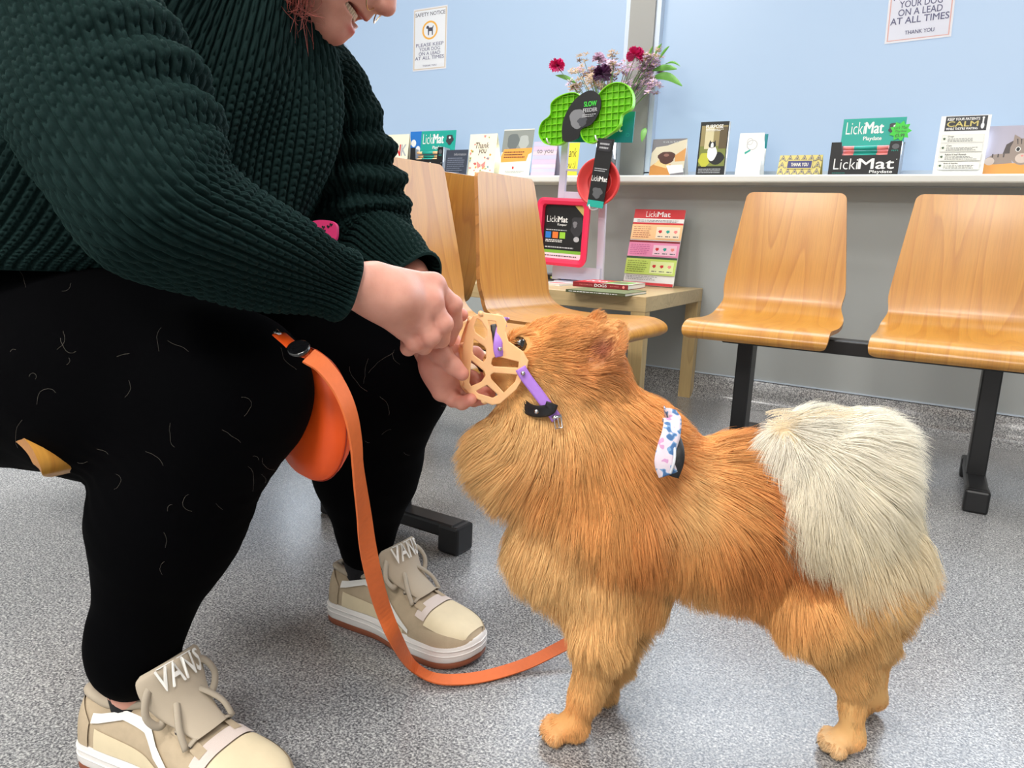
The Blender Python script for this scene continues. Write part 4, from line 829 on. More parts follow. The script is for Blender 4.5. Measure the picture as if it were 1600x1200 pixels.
def sleeve(sh, el, wr, name, side, r0, seed, re=.066, sq=0):
    d1 = el - sh; d2 = wr - el; u1 = d1 / np.linalg.norm(d1); u2 = d2 / np.linalg.norm(d2); um = u1 + u2; um /= np.linalg.norm(um)
    rf = (0, 1, 0) if True else (1, 0, 0); rf = np.cross(u1, u2); 
    R_ = lambda c, ax, ra, rb: ring(c, ax, ra, rb, rf)
    st_ = np.array([-.835, .57 + side * .055, .815]); u0 = sh - st_; u0 /= np.linalg.norm(u0); uz = u0 * .6 + u1; uz /= np.linalg.norm(uz)
    rg = [R_(st_, u0, r0 * .72, r0 * .72), R_(sh - u1 * .0 - u0 * .03, u0 + u1 * .4, r0 * .86, r0 * .86), R_(sh + u1 * .035, uz, r0 * .97, r0 * .97), R_(sh + d1 * .5, u1, r0 * .98, r0 * .95), R_(el - u1 * .045 - u2 * .0, u1, re * 1.12, re * 1.12), R_(el + u2 * .012 , um, re * 1.02, re), R_(el + d2 * .32, u2, re * .86, re * .84), R_(el + d2 * .62, u2, .048, .047), R_(el + d2 * .86, u2, .036, .035), R_(wr - u2 * .006, u2, .0345, .0335), R_(wr, u2, .0370, .0360), R_(wr + u2 * .0045, u2, .0365, .0355), R_(wr + u2 * .0050, u2, .0335, .0325)]
    def fo(Pm, a, tt, c):
        t = tt[:, None]; r_ = (Pm - c[:, None]); r_ = r_ / (np.linalg.norm(r_, axis=2)[..., None] + 1e-9); Lu = np.linalg.norm(d1) + .04
        inner = .5 + .5 * np.cos(a[None] - fo.a0)
        h = .011 * np.exp(-((t - Lu) / .065) ** 2) * np.sin((t - Lu) * 150 + np.sin(a[None] * 2) * 1.2) * inner + .004 * np.sin(a[None] * 3 + t * 22 + seed)
        return r_ * h[..., None]
    fo.a0 = 0 if side < 0 else 0
    return knit(rg, 430, 620, .0120, .0098, .0062, name, person, fo, seed)
sleeve(shN, elN, wrN, 'sleeve', -1, .083, 3)
sleeve(shF, elF, wrF, 'sleeve', 1, .069, 5, .060)
# --- hands
def hand(prims, name, red, k=.006, h=.0016):
    v, f = nets(prims, k, h); c = np.repeat(SK[None], len(v), 0)
    for q, rad, amt in red: w_ = (np.exp(-(np.linalg.norm(v - q, axis=1) / rad) ** 2) * amt)[:, None]; c = c * (1 - w_) + SKR * w_
    N_ = vnormals(v, f); return v, f, c, N_
W = lambda x, y, d: at(x - 12, y - 2, d)
dW = proj(wrN)[2]
wr = wrN + (wrN - elN) / np.linalg.norm(wrN - elN) * -.03
KI, KM, KR, KP = W(688, 449, .845), W(684, 474, .830), W(668, 497, .826), W(643, 515, .832)
w0 = W(600, 440, dW + .026); w1 = W(598, 457, dW + .024); w2 = W(594, 468, dW + .026)
Pn = [cone(wr, W(592, 455, dW + .024), .0215, .0262), cone(w0, KI, .0185, .0135), cone(w1, KM, .0195, .0135), cone(w1, KR, .0195, .0135), cone(w2, KP, .0185, .013), ell(W(625, 468, dW + .035), (.03, .03, .026)),
      ell(KI, (.0125,) * 3), ell(KM, (.0125,) * 3)]
fing = [(KI, W(719, 478, .862), W(722, 508, .886), W(713, 533, .900), .0105, .0085), (KM, W(704, 508, .838), W(701, 532, .862), W(690, 536, .884), .0108, .0088), (KR, W(685, 527, .834), W(674, 543, .853), W(668, 534, .874), .0104, .0086), (KP, W(660, 538, .838), W(650, 546, .855), W(648, 532, .870), .0094, .0078)]
thumb = [cone(W(610, 470, dW + .045), W(668, 498, .885), .019, .0125), cone(W(668, 498, .885), W(706, 492, .900), .0125, .0105), cone(W(706, 492, .900), W(733, 494, .905), .0105, .0082)]
cl = list(Pn)
red = [(KI, .012, .5), (KM, .012, .5), (KR, .012, .4)]
def fuse_hand(palm, fings, thumb, name, red):
    # fingers are evaluated on their own so that they stay separate, then joined at the knuckles
    allp = palm + thumb; lo = np.min([np.minimum(p[1] - .03, (p[2] if p[0] == 'c' else p[1]) - .03) for p in allp] + [q - .02 for f_ in fings for q in f_[:4]], 0); hi = np.max([np.maximum(p[1] + .03, (p[2] if p[0] == 'c' else p[1]) + .03) for p in allp] + [q + .02 for f_ in fings for q in f_[:4]], 0)
    def extra(P_, V):
        for g in [[cone(q[0], q[1], q[4] * 1.12, q[4]), cone(q[1], q[2], q[4], (q[4] + q[5]) / 2), cone(q[2], q[3], (q[4] + q[5]) / 2, q[5]), ell(q[1], (q[4] * 1.06,) * 3)] for q in fings]:
            d = sdf(P_, g, .003); kk = .0035; h = np.clip(.5 + .5 * (V - d) / kk, 0, 1); V = V * (1 - h) + d * h - kk * h * (1 - h)
        g = sdf(P_, thumb, .005); kk = .004; h = np.clip(.5 + .5 * (V - g) / kk, 0, 1); return V * (1 - h) + g * h - kk * h * (1 - h)
    v, f = nets(palm, .012, .0015, lo, hi, extra)
    c = np.repeat(SK[None], len(v), 0)
    rd = red + [(q[1], .010, .45) for q in fings] + [(q[3], .011, .6) for q in fings] + [(thumb[-1][2], .012, .5)]
    for q, rad, amt in rd: w_ = (np.exp(-(np.linalg.norm(v - q, axis=1) / rad) ** 2) * amt)[:, None]; c = c * (1 - w_) + SKR * w_
    return v, f, c
hN = fuse_hand(Pn, fing, thumb, 'hand', red)
# far hand, palm up, cupping the basket from behind and below
dF = proj(wrF)[2]
fw = wrF + (elF - wrF) * .12; W = lambda x, y, d: at(x - 26, y - 6, d); pc = W(705, 575, .925)
KI2, KM2, KR2, KP2 = W(742, 560, .955), W(740, 585, .950), W(732, 604, .942), W(716, 618, .932)
Pf = [cone(fw, W(693, 500, dF + .02), .023, .027), cone(W(693, 500, dF + .02), KI2, .024, .013), cone(W(692, 515, dF + .02), KM2, .024, .013), cone(W(690, 525, dF + .015), KR2, .023, .013), cone(W(690, 530, dF + .01), KP2, .022, .0125), ell(W(712, 572, .925), (.026, .026, .032))]
fing2 = [(KI2, W(768, 560, .975), W(785, 578, .972), W(790, 596, .960), .0100, .0082), (KM2, W(762, 598, .965), W(778, 616, .955), W(790, 622, .938), .0104, .0086), (KR2, W(750, 618, .950), W(766, 630, .938), W(782, 628, .925), .0100, .0083), (KP2, W(734, 630, .935), W(748, 636, .925), W(762, 630, .915), .0090, .0075)]
thumb2 = [cone(W(700, 540, .91), W(716, 560, .898), .017, .0125), cone(W(716, 560, .898), W(734, 578, .893), .0120, .010), cone(W(734, 578, .893), W(748, 590, .893), .010, .0084)]
hF = fuse_hand(Pf, fing2, thumb2, 'hand', [(pc, .03, .35)])
# --- head: own frame x = face forward, y = to the person's left, z = crown
hp = math.radians(38); hy = math.radians(36)
HX = np.array([math.cos(hp) * math.cos(hy), math.cos(hp) * math.sin(hy), -math.sin(hp)]); HY = np.array([-math.sin(hy), math.cos(hy), 0]); HZ = np.cross(HX, HY)
HR = np.stack([HX, HY, HZ], 1)
HS = .90; HR0 = HR; HR = HR * HS; HO = at(614, 22, .90) - HR @ np.array([.124, 0, -.020])
def hd(p): return HO + HR @ np.array(p, float)
# local head with the nose tip near (.115,0,-.02) and the chin near (.085,0,-.10)
hs = 1.0
hprims = [ell((0, 0, .035), (.095, .075, .085)), ell((.035, 0, -.01), (.070, .066, .080)), ell((.048, 0, -.055), (.050, .052, .048)), ell((.070, 0, -.088), (.026, .028, .020)),
          cone((.045, .038, -.04), (.015, .055, -.045), .030, .02), cone((.045, -.038, -.04), (.015, -.055, -.045), .030, .02),
          ell((.066, .032, -.022), (.024, .024, .022)), ell((.066, -.032, -.022), (.024, .024, .022)),
          (*cone((.090, 0, .020), (.112, 0, -.018), .0085, .0125), {'k': .012}), (*ell((.104, .011, -.024), (.010, .0085, .008)), {'k': .005}), (*ell((.104, -.011, -.024), (.010, .0085, .008)), {'k': .005}),
          (*cone((.083, .018, -.045), (.090, 0, -.043), .008, .010), {'k': .010}), (*cone((.083, -.018, -.045), (.090, 0, -.043), .008, .010), {'k': .010}),
          (*cone((.078, .020, -.070), (.088, 0, -.074), .007, .0095), {'k': .007}), (*cone((.078, -.020, -.070), (.088, 0, -.074), .007, .0095), {'k': .007}),
          (*ell((.096, 0, -.0590), (.026, .022, .0085)), {'sub': True, 'k': .004}), (*ell((.080, .022, -.0530), (.022, .020, .0062)), {'sub': True, 'k': .004}), (*ell((.080, -.022, -.0530), (.022, .020, .0062)), {'sub': True, 'k': .004}),
          (*ell((.088, .032, .012), (.014, .016, .010)), {'sub': True, 'k': .010}), (*ell((.088, -.032, .012), (.014, .016, .010)), {'sub': True, 'k': .010}),
          (*ell((.002, .074, -.01), (.016, .009, .028)), {'k': .006}), (*ell((.002, -.074, -.01), (.016, .009, .028)), {'k': .006}),
          (*cone((-.02, 0, -.05), (-.075, 0, -.12), .050, .054), {'k': .02})]
v, f = nets(hprims, .018, .0022)
c = np.repeat(SK[None], len(v), 0)
def tint(q, rad, col, amt, v=v):
    global c
    w_ = np.clip(np.exp(-((np.linalg.norm((v - np.array(q)) / np.array(rad), axis=1)) ** 4)) * amt, 0, 1)[:, None]; c = c * (1 - w_) + np.array(col) * w_
tint((.112, 0, -.02), (.012, .014, .012), SKR, .6); tint((.085, 0, -.09), (.022, .022, .016), SKR, .35)
for s_ in (-1, 1): tint((.07, s_ * .04, -.025), (.02, .02, .02), SKR, .4)
tint((.092, 0, -.0505), (.016, .022, .0052), SKD, .9); tint((.092, 0, -.0725), (.016, .021, .0062), SKD, .9)
hv, hf, hc = v @ HR.T + HO, f, c
# body is one continuous skin mesh object: head, neck and both hands belong to the same person
vv = np.concatenate([hv, hN[0], hF[0]]); n1, n2 = len(hv), len(hN[0]); ff = np.concatenate([hf, hN[1] + n1, hF[1] + n1 + n2]); cc = np.concatenate([hc, hN[2], hF[2]])
# arms and trunk inside the clothes join head and hands
core = [cone(hd((-.05, 0, -.10)), (-.82, .61, .85), .042, .05), cone((-.83, .59, .81), (-.92, .57, .64), .085, .12), cone((-.83, .58, .80), shN, .04, .032), cone(shN, elN, .034, .032), cone(elN, wr, .032, .021), cone((-.83, .58, .80), shF, .04, .032), cone(shF, elF, .034, .032), cone(elF, fw, .032, .022), cone((-.92, .57, .62), (-1.0, .57, .55), .13, .12)]
cv, cf = nets(core, .03, .008); nb = len(vv); vv = np.concatenate([vv, cv]); ff = np.concatenate([ff, cf + nb]); cc = np.concatenate([cc, np.repeat(SK[None], len(cv), 0)])
# ankles
av, af = nets([cone(ankN + [-.004, 0, .03], ankN + [-.004, 0, -.035], .034, .029), cone(ankF + [-.004, 0, .03], ankF + [-.004, 0, -.035], .032, .028)], .01, .004); nb = len(vv); vv = np.concatenate([vv, av]); ff = np.concatenate([ff, af + nb]); cc = np.concatenate([cc, np.repeat(SK[None], len(av), 0)])
mesh_np('body', vv, ff, M_skinc, person, colors=cc)
HM = Matrix([list(HR[i]) + [HO[i]] for i in range(3)] + [[0, 0, 0, 1]])
m = MB()
for k in range(12):
    yy = (k - 5.5) * .0052; m.box((.0865 - abs(yy) ** 2 * 11, yy, -.0550), (.006, .0046, .0085), M=None, bevel=.0012)
m.xf(HM); m.build('upper_teeth', mat('teeth', srgb(238, 226, 200), .25), person)
m = MB(); m.grid(np.array([[(.0835 - (y_ ** 2) * 9, y_, z_) for y_ in np.linspace(-.022, .022, 8)] for z_ in (-.052, -.066)])); m.xf(HM); m.build('mouth_inside', mat('mouth_dark', (.06, .012, .012), .6), person)
for s_ in (-1, 1):
    m = MB(); m.add(*[(lambda b_: (b_.v[0], b_.f))(MB().lathe([(0, -.011), (.008, -.0075), (.011, 0), (.008, .0075), (0, .011)], 14, c=(.078, s_ * .031, .012)))][0], 0, True); m.xf(HM); m.build('eye', mat('eye_white', (.75, .73, .70), .2), person)
M_lens = bpy.data.materials.new('lens'); M_lens.use_nodes = True; nt = M_lens.node_tree; nt.nodes.remove(nt.nodes['Principled BSDF']); t1 = nt.nodes.new('ShaderNodeBsdfTransparent'); t2 = nt.nodes.new('ShaderNodeBsdfGlossy'); t2.inputs['Roughness'].default_value = .05; t3 = nt.nodes.new('ShaderNodeMixShader'); t3.inputs[0].default_value = .08; nt.links.new(t1.outputs[0], t3.inputs[1]); nt.links.new(t2.outputs[0], t3.inputs[2]); nt.links.new(t3.outputs[0], nt.nodes['Material Output'].inputs[0])
# glasses: thin gold round rims
gl = MB()
for s_ in (-1, 1): gl.tube([(.104 - .012 * abs(math.cos(t_)) * 0 + -.006 * (s_ * math.cos(t_) > 0) * abs(math.cos(t_)), s_ * .033 + .027 * math.cos(t_), -.014 + .027 * math.sin(t_)) for t_ in np.linspace(0, 2 * math.pi, 30)[:-1]], .0009, 6, 0, closed=True); gl.tube([(.098, s_ * .060, .004), (.05, s_ * .074, .01), (0, s_ * .076, .006)], .0009, 6)
gl.tube([(.104, -.006, .006), (.107, 0, .008), (.104, .006, .006)], .0009, 6); gl.xf(HM); gg = gl.build('glasses', mat('gold_wire', (.80, .62, .35), .25, 1.0), person)
for s_ in (-1, 1):
    q = MB(); q.add([(.102, s_ * .033 + .026 * math.cos(t_), -.014 + .026 * math.sin(t_)) for t_ in np.linspace(0, 2 * math.pi, 25)[:-1]], [tuple(range(24))]); q.xf(HM); q.build('lens', M_lens, gg)
# hair: reddish brown bob, swept down past the jaw
M_hair = mat('auburn_hair', srgb(92, 42, 38), .42, spec=.4)
cap = [ell((-.018, 0, .045), (.098, .086, .088)), ell((-.045, 0, .0), (.070, .086, .08)), cone((-.03, .066, .02), (-.01, .074, -.065), .030, .020), cone((-.03, -.066, .02), (-.01, -.074, -.065), .030, .020), (*ell((.085, 0, -.01), (.07, .060, .075)), {'sub': True, 'k': .012})]
v, f = nets(cap, .02, .004); v = v + vnormals(v, f) * (np.sin(np.arctan2(v[:, 1], v[:, 2] + .05) * 90 + v[:, 0] * 60) * .0007)[:, None]
ho = mesh_np('hair', v @ HR.T + HO, f, M_hair, person)
sm = MB(); r = random.Random(21)
for s_ in (-1, 1):
    for k in range(190):
        x0 = r.uniform(-.06, .042); p = [(x0 * .6, s_ * r.uniform(.05, .075), .075), (x0, s_ * r.uniform(.080, .092), .02), (x0 + r.uniform(-.01, .012), s_ * r.uniform(.078, .094), -.045), (x0 + .012 + r.uniform(-.018, .022), s_ * r.uniform(.062, .090), -.095 + r.uniform(-.02, .02)), (x0 + .022 + r.uniform(-.02, .03), s_ * r.uniform(.05, .086), -.120 + r.uniform(-.02, .035))]
        q = catmull(p, 4); sm.tube(q, np.linspace(.0011, .0002, len(q)), 4, cap=False)
sm.xf(HM); sm.build('loose_strands', mat('auburn_strands', srgb(138, 66, 56), .4, noise=(80, .5)), ho)
# pink patterned pouch peeping out above the forearm
pp = onY(502, 358, .66); m = MB(); Mp = frameM(pp, R + np.array([0, 0, -.2]), (0, 0.0, 1)); o_ = outline([(-26, -20), (-27, 2), (-8, 14), (16, 16), (26, 6), (22, -20)]) / pxm * .0007; m.prism(o_, -.012, .0); m.xf(Mp)
po = m.build('belt_pouch', mat('hot_pink_cloth', srgb(214, 40, 110), .6), None); tag(po, 'small hot pink pouch with black hearts at the waist, above the near forearm', 'pouch')
hm = MB(); r = random.Random(2)
for k in range(6):
    x, y = r.uniform(-.013, .012), r.uniform(-.006, .008); s_ = .0022
    hm.prism([(x, y - s_), (x + s_, y + s_ * .3), (x + s_ * .5, y + s_), (x, y + s_ * .5), (x - s_ * .5, y + s_), (x - s_, y + s_ * .3)], .0001, .0005)
hm.xf(Mp); hm.build('heart_print', K_blk, po)
# ------------------------------------------------------------------ shoes (children of the person: clothing)
M_suede = mat('beige_suede', srgb(186, 168, 142), .85, spec=.2, noise=(90, .12), bump=(600, .3, .0004)); M_cream = mat('cream_leather', srgb(226, 210, 176), .6, noise=(60, .06), bump=(400, .15, .0004))
M_rubber = mat('white_rubber', srgb(236, 232, 228), .45); M_gum = mat('gum_sole', srgb(140, 78, 52), .5); M_stripe = mat('white_stripe', srgb(244, 242, 236), .45); M_lace = mat('grey_lace', srgb(176, 164, 146), .8, bump=(1500, .4, .0003))
M_tongue = mat('tongue_nylon', srgb(184, 170, 150), .75, bump=(800, .25, .0003)); M_sock = mat('black_sock', (.008, .008, .01), .9, bump=(700, .4, .0005)); M_mesh = mat('white_mesh', srgb(220, 205, 196), .8, bump=(1200, .6, .0005))
LEN = .285
def half_w(t):   # outline of the sole, t 0 heel .. 1 toe ; returns (inner, outer)
    e = np.sqrt(np.clip(1 - ((t - .10) / .10) ** 2, 0, 1)) if t < .10 else 1
    e2 = np.sqrt(np.clip(1 - ((t - .78) / .22) ** 2.3, 0, 1)) if t > .78 else 1
    w_ = .0395 + .012 * math.sin(min(1, max(0, (t - .25) / .5)) * math.pi / 2) ** 2 - .004 * math.exp(-((t - .42) / .12) ** 2)
    return w_ * e * e2 + .0005
def upS(t, a, off=0):
    """upper surface: t along, a 0..pi across (0 = +y side)"""
    w_ = half_w(t) * .955; hz = np.interp(t, [0, .05, .18, .32, .45, .58, .70, .82, .92, .97, 1], [.055, .066, .064, .070, .074, .063, .049, .040, .032, .024, .012])
    base = .030; ca, sa = math.cos(a), math.sin(a); pw = .62
    y = (w_ + off) * (abs(ca) ** pw) * (1 if ca >= 0 else -1); z = base + (hz - 0.006 + off) * (abs(sa) ** .74)
    tw = np.interp(t, [0, .3, .42, .6, 1], [.85, .86, .62, .8, 1]); y *= 1 - (1 - tw) * sa ** 2 * .9
    return np.array([(t - .0) * LEN, y, z])
def upP(t0, t1, fa0, fa1, n, k, off):
    return np.array([[upS(t, fa0(t) + (fa1(t) - fa0(t)) * j / k, off) for j in range(k + 1)] for t in np.linspace(t0, t1, n)])
def shoe(o, ang, par, label, outer):
    """outer = +1 when the shoe's outer side is +y"""
    Mz = Matrix.Translation(o) @ Matrix.Rotation(ang, 4, 'Z')
    r_ = empty('shoe', o, 0); r_.parent = par; r_.matrix_parent_inverse = par.matrix_basis.inverted(); tag(r_, label)
    ts = np.r_[np.linspace(0, .1, 10), np.linspace(.12, .78, 20), np.linspace(.8, 1, 16)]
    def band(z0, z1, g0, g1, name, m_, scal=None):
        b = MB(); rows = []
        for t, in zip(ts): 
            rows.append((t, half_w(t)))
        top = [(t * LEN, w_) for t, w_ in rows] + [(t * LEN, -w_) for t, w_ in rows[::-1]]
        top = np.array(top); c_ = np.array([LEN / 2, 0]); d = top - c_; nrm = d / np.linalg.norm(d, axis=1)[:, None]
        zz = [(z0, g0 - .003), (z0 + .003, g0), ((z0 + z1) / 2, (g0 + g1) / 2), (z1 - .003, g1), (z1, g1 - .003)]
        toe = lambda x: .008 * max(0, (x / LEN - .8) / .2) ** 2
        Pm = np.array([[(p[0] + q[0] * g, p[1] + q[1] * g, z + toe(p[0])) for p, q in zip(top, nrm)] for z, g in zz]); b.grid(Pm, 0, True, False, True)
        n = len(top); b.add(Pm[-1], [tuple(range(n))], 0); b.add(Pm[0], [tuple(range(n))[::-1]], 0); b.xf(Mz); return b.build(name, m_, r_)
    band(0.0, .012, .0015, .0015, 'outsole', M_gum); ms = band(.010, .036, .003, .001, 'midsole', M_rubber)
    # rubber foxing lines
    b = MB()
    for z in (.021, .029):
        ring_ = [(t * LEN, half_w(t)) for t in ts] + [(t * LEN, -half_w(t)) for t in ts[::-1]]; ring_ = np.array(ring_); d = ring_ - [LEN / 2, 0]; nn = d / np.linalg.norm(d, axis=1)[:, None]
        b.tube([(p[0] + q[0] * .0022, p[1] + q[1] * .0022, z + .008 * max(0, (p[0] / LEN - .8) / .2) ** 2) for p, q in zip(ring_, nn)], .0011, 5, closed=True)
    b.xf(Mz); b.build('foxing_line', M_rubber, ms)
    # upper with an opening: t 0..1, open at top between t=.04 and .34
    def a_open(t): return np.interp(t, [0, .05, .16, .28, .36, .40, 1], [1.40, 1.22, 1.14, 1.20, 1.36, math.pi / 2, math.pi / 2])
    b = MB()
    for s_ in (0, 1):
        f0 = (lambda t: 0.0) if s_ == 0 else (lambda t: math.pi); f1 = (lambda t: a_open(t)) if s_ == 0 else (lambda t: math.pi - a_open(t)); b.grid(upP(.004, .998, f0, f1, 60, 16, 0))
    b.xf(Mz); up = b.build('upper', M_suede, r_)
    b = MB()      # padded collar
    pts = [upS(t, a_open(t), .002) for t in np.linspace(.012, .37, 16)] ; pts2 = [upS(t, math.pi - a_open(t), .002) for t in np.linspace(.012, .37, 16)]
    b.tube(pts[::-1] + pts2, .0065, 10); b.xf(Mz); b.build('collar', M_tongue, r_)
    # panels: toe cap, toe rand, heel counter, side stripe, eyestay, mesh strip
    def panel(t0, t1, a0, a1, off, name, m_, n=24, k=10, both=True):
        if both: b = MB(); b.grid(upP(t0, t1, lambda t: math.pi - a0(t), lambda t: math.pi - a1(t), n, k, off)); b.xf(Mz); b.build(name, m_, r_)
        b = MB(); b.grid(upP(t0, t1, a0, a1, n, k, off)); b.xf(Mz); return b.build(name, m_, r_)
    panel(.74, .965, lambda t: .62 - .3 * (t > .95), lambda t: math.pi - .62, .0016, 'toe_cap', M_cream, 20, 16, False)
    panel(.66, .997, lambda t: .06, lambda t: np.interp(t, [.66, .72, .80, .96, 1], [.10, .45, .60, .72, 1.4]), .0022, 'toe_rand', M_suede, 26, 8)
    panel(.003, .13, lambda t: .05, lambda t: np.interp(t, [0, .13], [1.25, .50]), .0022, 'heel_counter', M_suede, 10, 8)
    panel(.14, .66, lambda t: np.interp(t, [.14, .3, .42, .5, .66], [.50, .78, .62, .34, .12]), lambda t: np.interp(t, [.14, .3, .42, .5, .66], [.74, 1.02, .86, .56, .22]), .0028, 'side_stripe', M_stripe, 40, 4)
    panel(.16, .62, lambda t: .05, lambda t: np.interp(t, [.16, .62], [.42, .14]), .0012, 'side_panel', M_cream, 20, 4)
    es = panel(.36, .70, lambda t: np.interp(t, [.36, .7], [1.0, 1.02]), lambda t: 1.30, .0030, 'eyestay', M_suede, 16, 5)
    panel(.675, .735, lambda t: .75, lambda t: math.pi - .75, .0024, 'vamp_mesh', M_mesh, 5, 14, False)
    # tongue: padded, standing up in front of the ankle
    b = MB(); rows = []
    for t, x, z, w_, th in ((0, .188, .084, .022, .004), (.25, .168, .094, .027, .006), (.5, .150, .108, .035, .009), (.75, .138, .128, .042, .011), (.93, .132, .147, .043, .010), (1, .130, .153, .037, .003)):
        cx, cz = x, z; n_ = np.array([.72, 0, .69]) if t < .4 else np.array([.85, 0, .52]); rows.append([(cx, -w_, cz - .006 * 0)] and [np.array([cx, w_ * math.cos(q), cz]) + n_ * th * (math.sin(q)) - np.array([.22, 0, .12]) * (w_ * math.cos(q)) ** 2 * 18 for q in np.arange(20) * 2 * math.pi / 20])
    rr = catmull(np.array(rows).reshape(6, -1), 4).reshape(-1, 20, 3); b.grid(rr, 0, True, False, True); n = 20; b.add(rr[-1], [tuple(range(n))]); b.xf(Mz); tg = b.build('tongue', M_tongue, r_)
    # lettering on the tongue
    vt, ft = fit_text('VANS', 0, 0, 1, 1, .03); g = rr[-13:, :11]      # front face rows
    V3 = []
    for x, y in vt:
        sx = (x * .48 + .26); hy = 1.0 + .35 * (x < .22) * 0; yy = .30 + y * .48; i = yy * (len(g) - 1); i0 = int(i); fi = i - i0; j = (1 - sx) * 10; j0 = min(9, int(j)); fj = j - j0
        a_ = g[i0][j0] * (1 - fj) + g[i0][j0 + 1] * fj; b2 = g[min(i0 + 1, len(g) - 1)][j0] * (1 - fj) + g[min(i0 + 1, len(g) - 1)][j0 + 1] * fj; V3.append(a_ * (1 - fi) + b2 * fi + np.array([.85, 0, .52]) * .0030)
    lb = MB()
    for q_, d_ in enumerate(((0, 0, 0), (0, .0006, 0), (0, -.0006, 0), (-.0004, 0, .0006), (.0004, 0, -.0006))): lb.add(np.array(V3) + np.array(d_) + np.array([.85, 0, .52]) * .00012 * q_, ft)
    bar_ = []
    for (x, y) in ((.10, 1.05), (.86, 1.05), (.86, 1.20), (.02, 1.20)):
        sx = (x * .48 + .26); yy = .30 + y * .48; i = yy * (len(g) - 1); i0 = min(int(i), len(g) - 2); fi = i - i0; j = (1 - sx) * 10; j0 = min(9, int(j)); fj = j - j0; a_ = g[i0][j0] * (1 - fj) + g[i0][j0 + 1] * fj; b2 = g[i0 + 1][j0] * (1 - fj) + g[i0 + 1][j0 + 1] * fj; bar_.append(a_ * (1 - fi) + b2 * fi + np.array([.85, 0, .52]) * .0032)
    lb.add(bar_, [(0, 1, 2, 3)]); lb.xf(Mz); lb.build('lettering', M_stripe, tg)
    # laces
    for k in range(4):
        t = .42 + k * .075; b = MB(); p = [upS(t, a_, .0062) for a_ in np.linspace(1.08, math.pi - 1.08, 9)]; b.tube(p, .0032, 6, flat=(.4, 1), up=(0, 0, 1)); b.xf(Mz); b.build('lace', M_lace, r_)
    kx = np.array([.126, 0, .122 ])
    b = MB(); b.tube([kx + [-.004, -.007, 0], kx + [0, 0, .006], kx + [.004, .007, 0]], .006, 8)
    for s_ in (-1, 1):
        lp = catmull([kx, kx + [.004, s_ * .018, .014], kx + [.010, s_ * .038, .012], kx + [.018, s_ * .048, -.008], kx + [.024, s_ * .036, -.024], kx + [.018, s_ * .018, -.012], kx + [.004, s_ * .004, 0]], 6); b.tube(lp, .0052, 6, flat=(.22, 1), up=(.8, .1, .6))
        en = catmull([kx, kx + [.024, s_ * .014, -.006], kx + [.045, s_ * .030, -.024], kx + [.058, s_ * .034, -.044]], 5); b.tube(en, .0042, 6, flat=(.35, 1), up=(.5, 0, .8))
    b.xf(Mz); b.build('lace_bow', M_lace, r_)
    for k in range(4):
        for s_ in (0, 1):
            a_ = 1.1 if s_ == 0 else math.pi - 1.1; p = upS(.42 + k * .075, a_, .0045); b = MB(); b.tube([p - [0, 0, .001], p + [0, 0, .0012]], .0022, 8); b.xf(Mz); b.build('eyelet', K_dark, es)
    return r_
K_dark = mat('eyelet_dark', (.06, .055, .05), .5)
aN = math.atan2(.06, .26)
def toe_fix(heel_px, toe_px, ankle):
    h_ = onZ(*heel_px, 0.0); t_ = onZ(*toe_px, 0.0); return h_, math.atan2(t_[1] - h_[1], t_[0] - h_[0])
hF_, aF = toe_fix((530, 942), (722, 1022), None)
shoe((ankF[0] - .062, ankF[1] - .002, .0005), math.radians(2), person, 'beige suede shoe on the far foot, seen whole with the strap crossing it', 1)
shoe((ankN[0] - .074, ankN[1] - .0094, .0005), math.radians(9), person, 'beige suede shoe on the near foot, cut by the bottom edge of the photo', -1)
for ak, nm in ((ankN, 0), (ankF, 1)):
    m = MB(); m.tube([ak + [-.004, 0, -.012], ak + [-.004, 0, -.03], ak + [-.004, 0, -.055], ak + [.02, 0, -.075]], [.0335, .0300, .026, .022], 24); m.build('sock', M_sock, person)
# ------------------------------------------------------------------ the dog: its axis runs along RH, its near side faces the camera
CN, CM, CF = .863, .925, .950
def DP(x, y, c=CM): r_ = ray(x, y); return CAM + r_ * (c / (r_ @ FH))
def grd(x, y):      # point on the floor at that column and plane c
    return DP(x, y)
dog = empty('dog', (-.235, .872, 0), 0, 'fluffy orange Pomeranian-type spitz with a cream plumed tail, standing on the vinyl floor', 'dog')
PXM = CM / FOC
def dcone(x0, y0, r0, x1, y1, r1, c0=CM, c1=None): return cone(DP(x0, y0, c0), DP(x1, y1, c0 if c1 is None else c1), r0, r1)
def onplane(x, c, z):   # point with image column x at plane c and height z
    lo, hi = 0, 3000
    for _ in range(40):
        mid = (lo + hi) / 2
        if DP(x, mid, c)[2] > z: lo = mid
        else: hi = mid
    return DP(x, mid, c)
pr_ = [dcone(985, 790, .088, 1150, 800, .084), dcone(1150, 800, .084, 1262, 800, .088), ell(DP(1290, 850), (.070, .085, .080), None),
       dcone(985, 775, .086, 925, 680, .064), dcone(925, 680, .064, 905, 600, .054), ell(DP(985, 700), (.06, .065, .06)),
       # chest and ruff
       dcone(905, 770, .072, 880, 840, .062), dcone(865, 700, .052, 812, 725, .040), dcone(880, 860, .055, 925, 910, .05),
       # skull, muzzle
       ell(DP(893, 562), (.054, .056, .050)), (*ell(DP(845, 556), (.038, .044, .034)), {'k': .02}), dcone(1130, 850, .062, 1235, 915, .048, CM - .01), dcone(842, 655, .045, 800, 690, .040), dcone(868, 572, .040, 822, 580, .030), (*dcone(822, 572, .0215, 772, 572, .0165), {'k': .014}), (*dcone(820, 590, .018, 782, 596, .0115), {'k': .010}), dcone(870, 610, .040, 850, 640, .040)]
BODYK = .035
paws = []
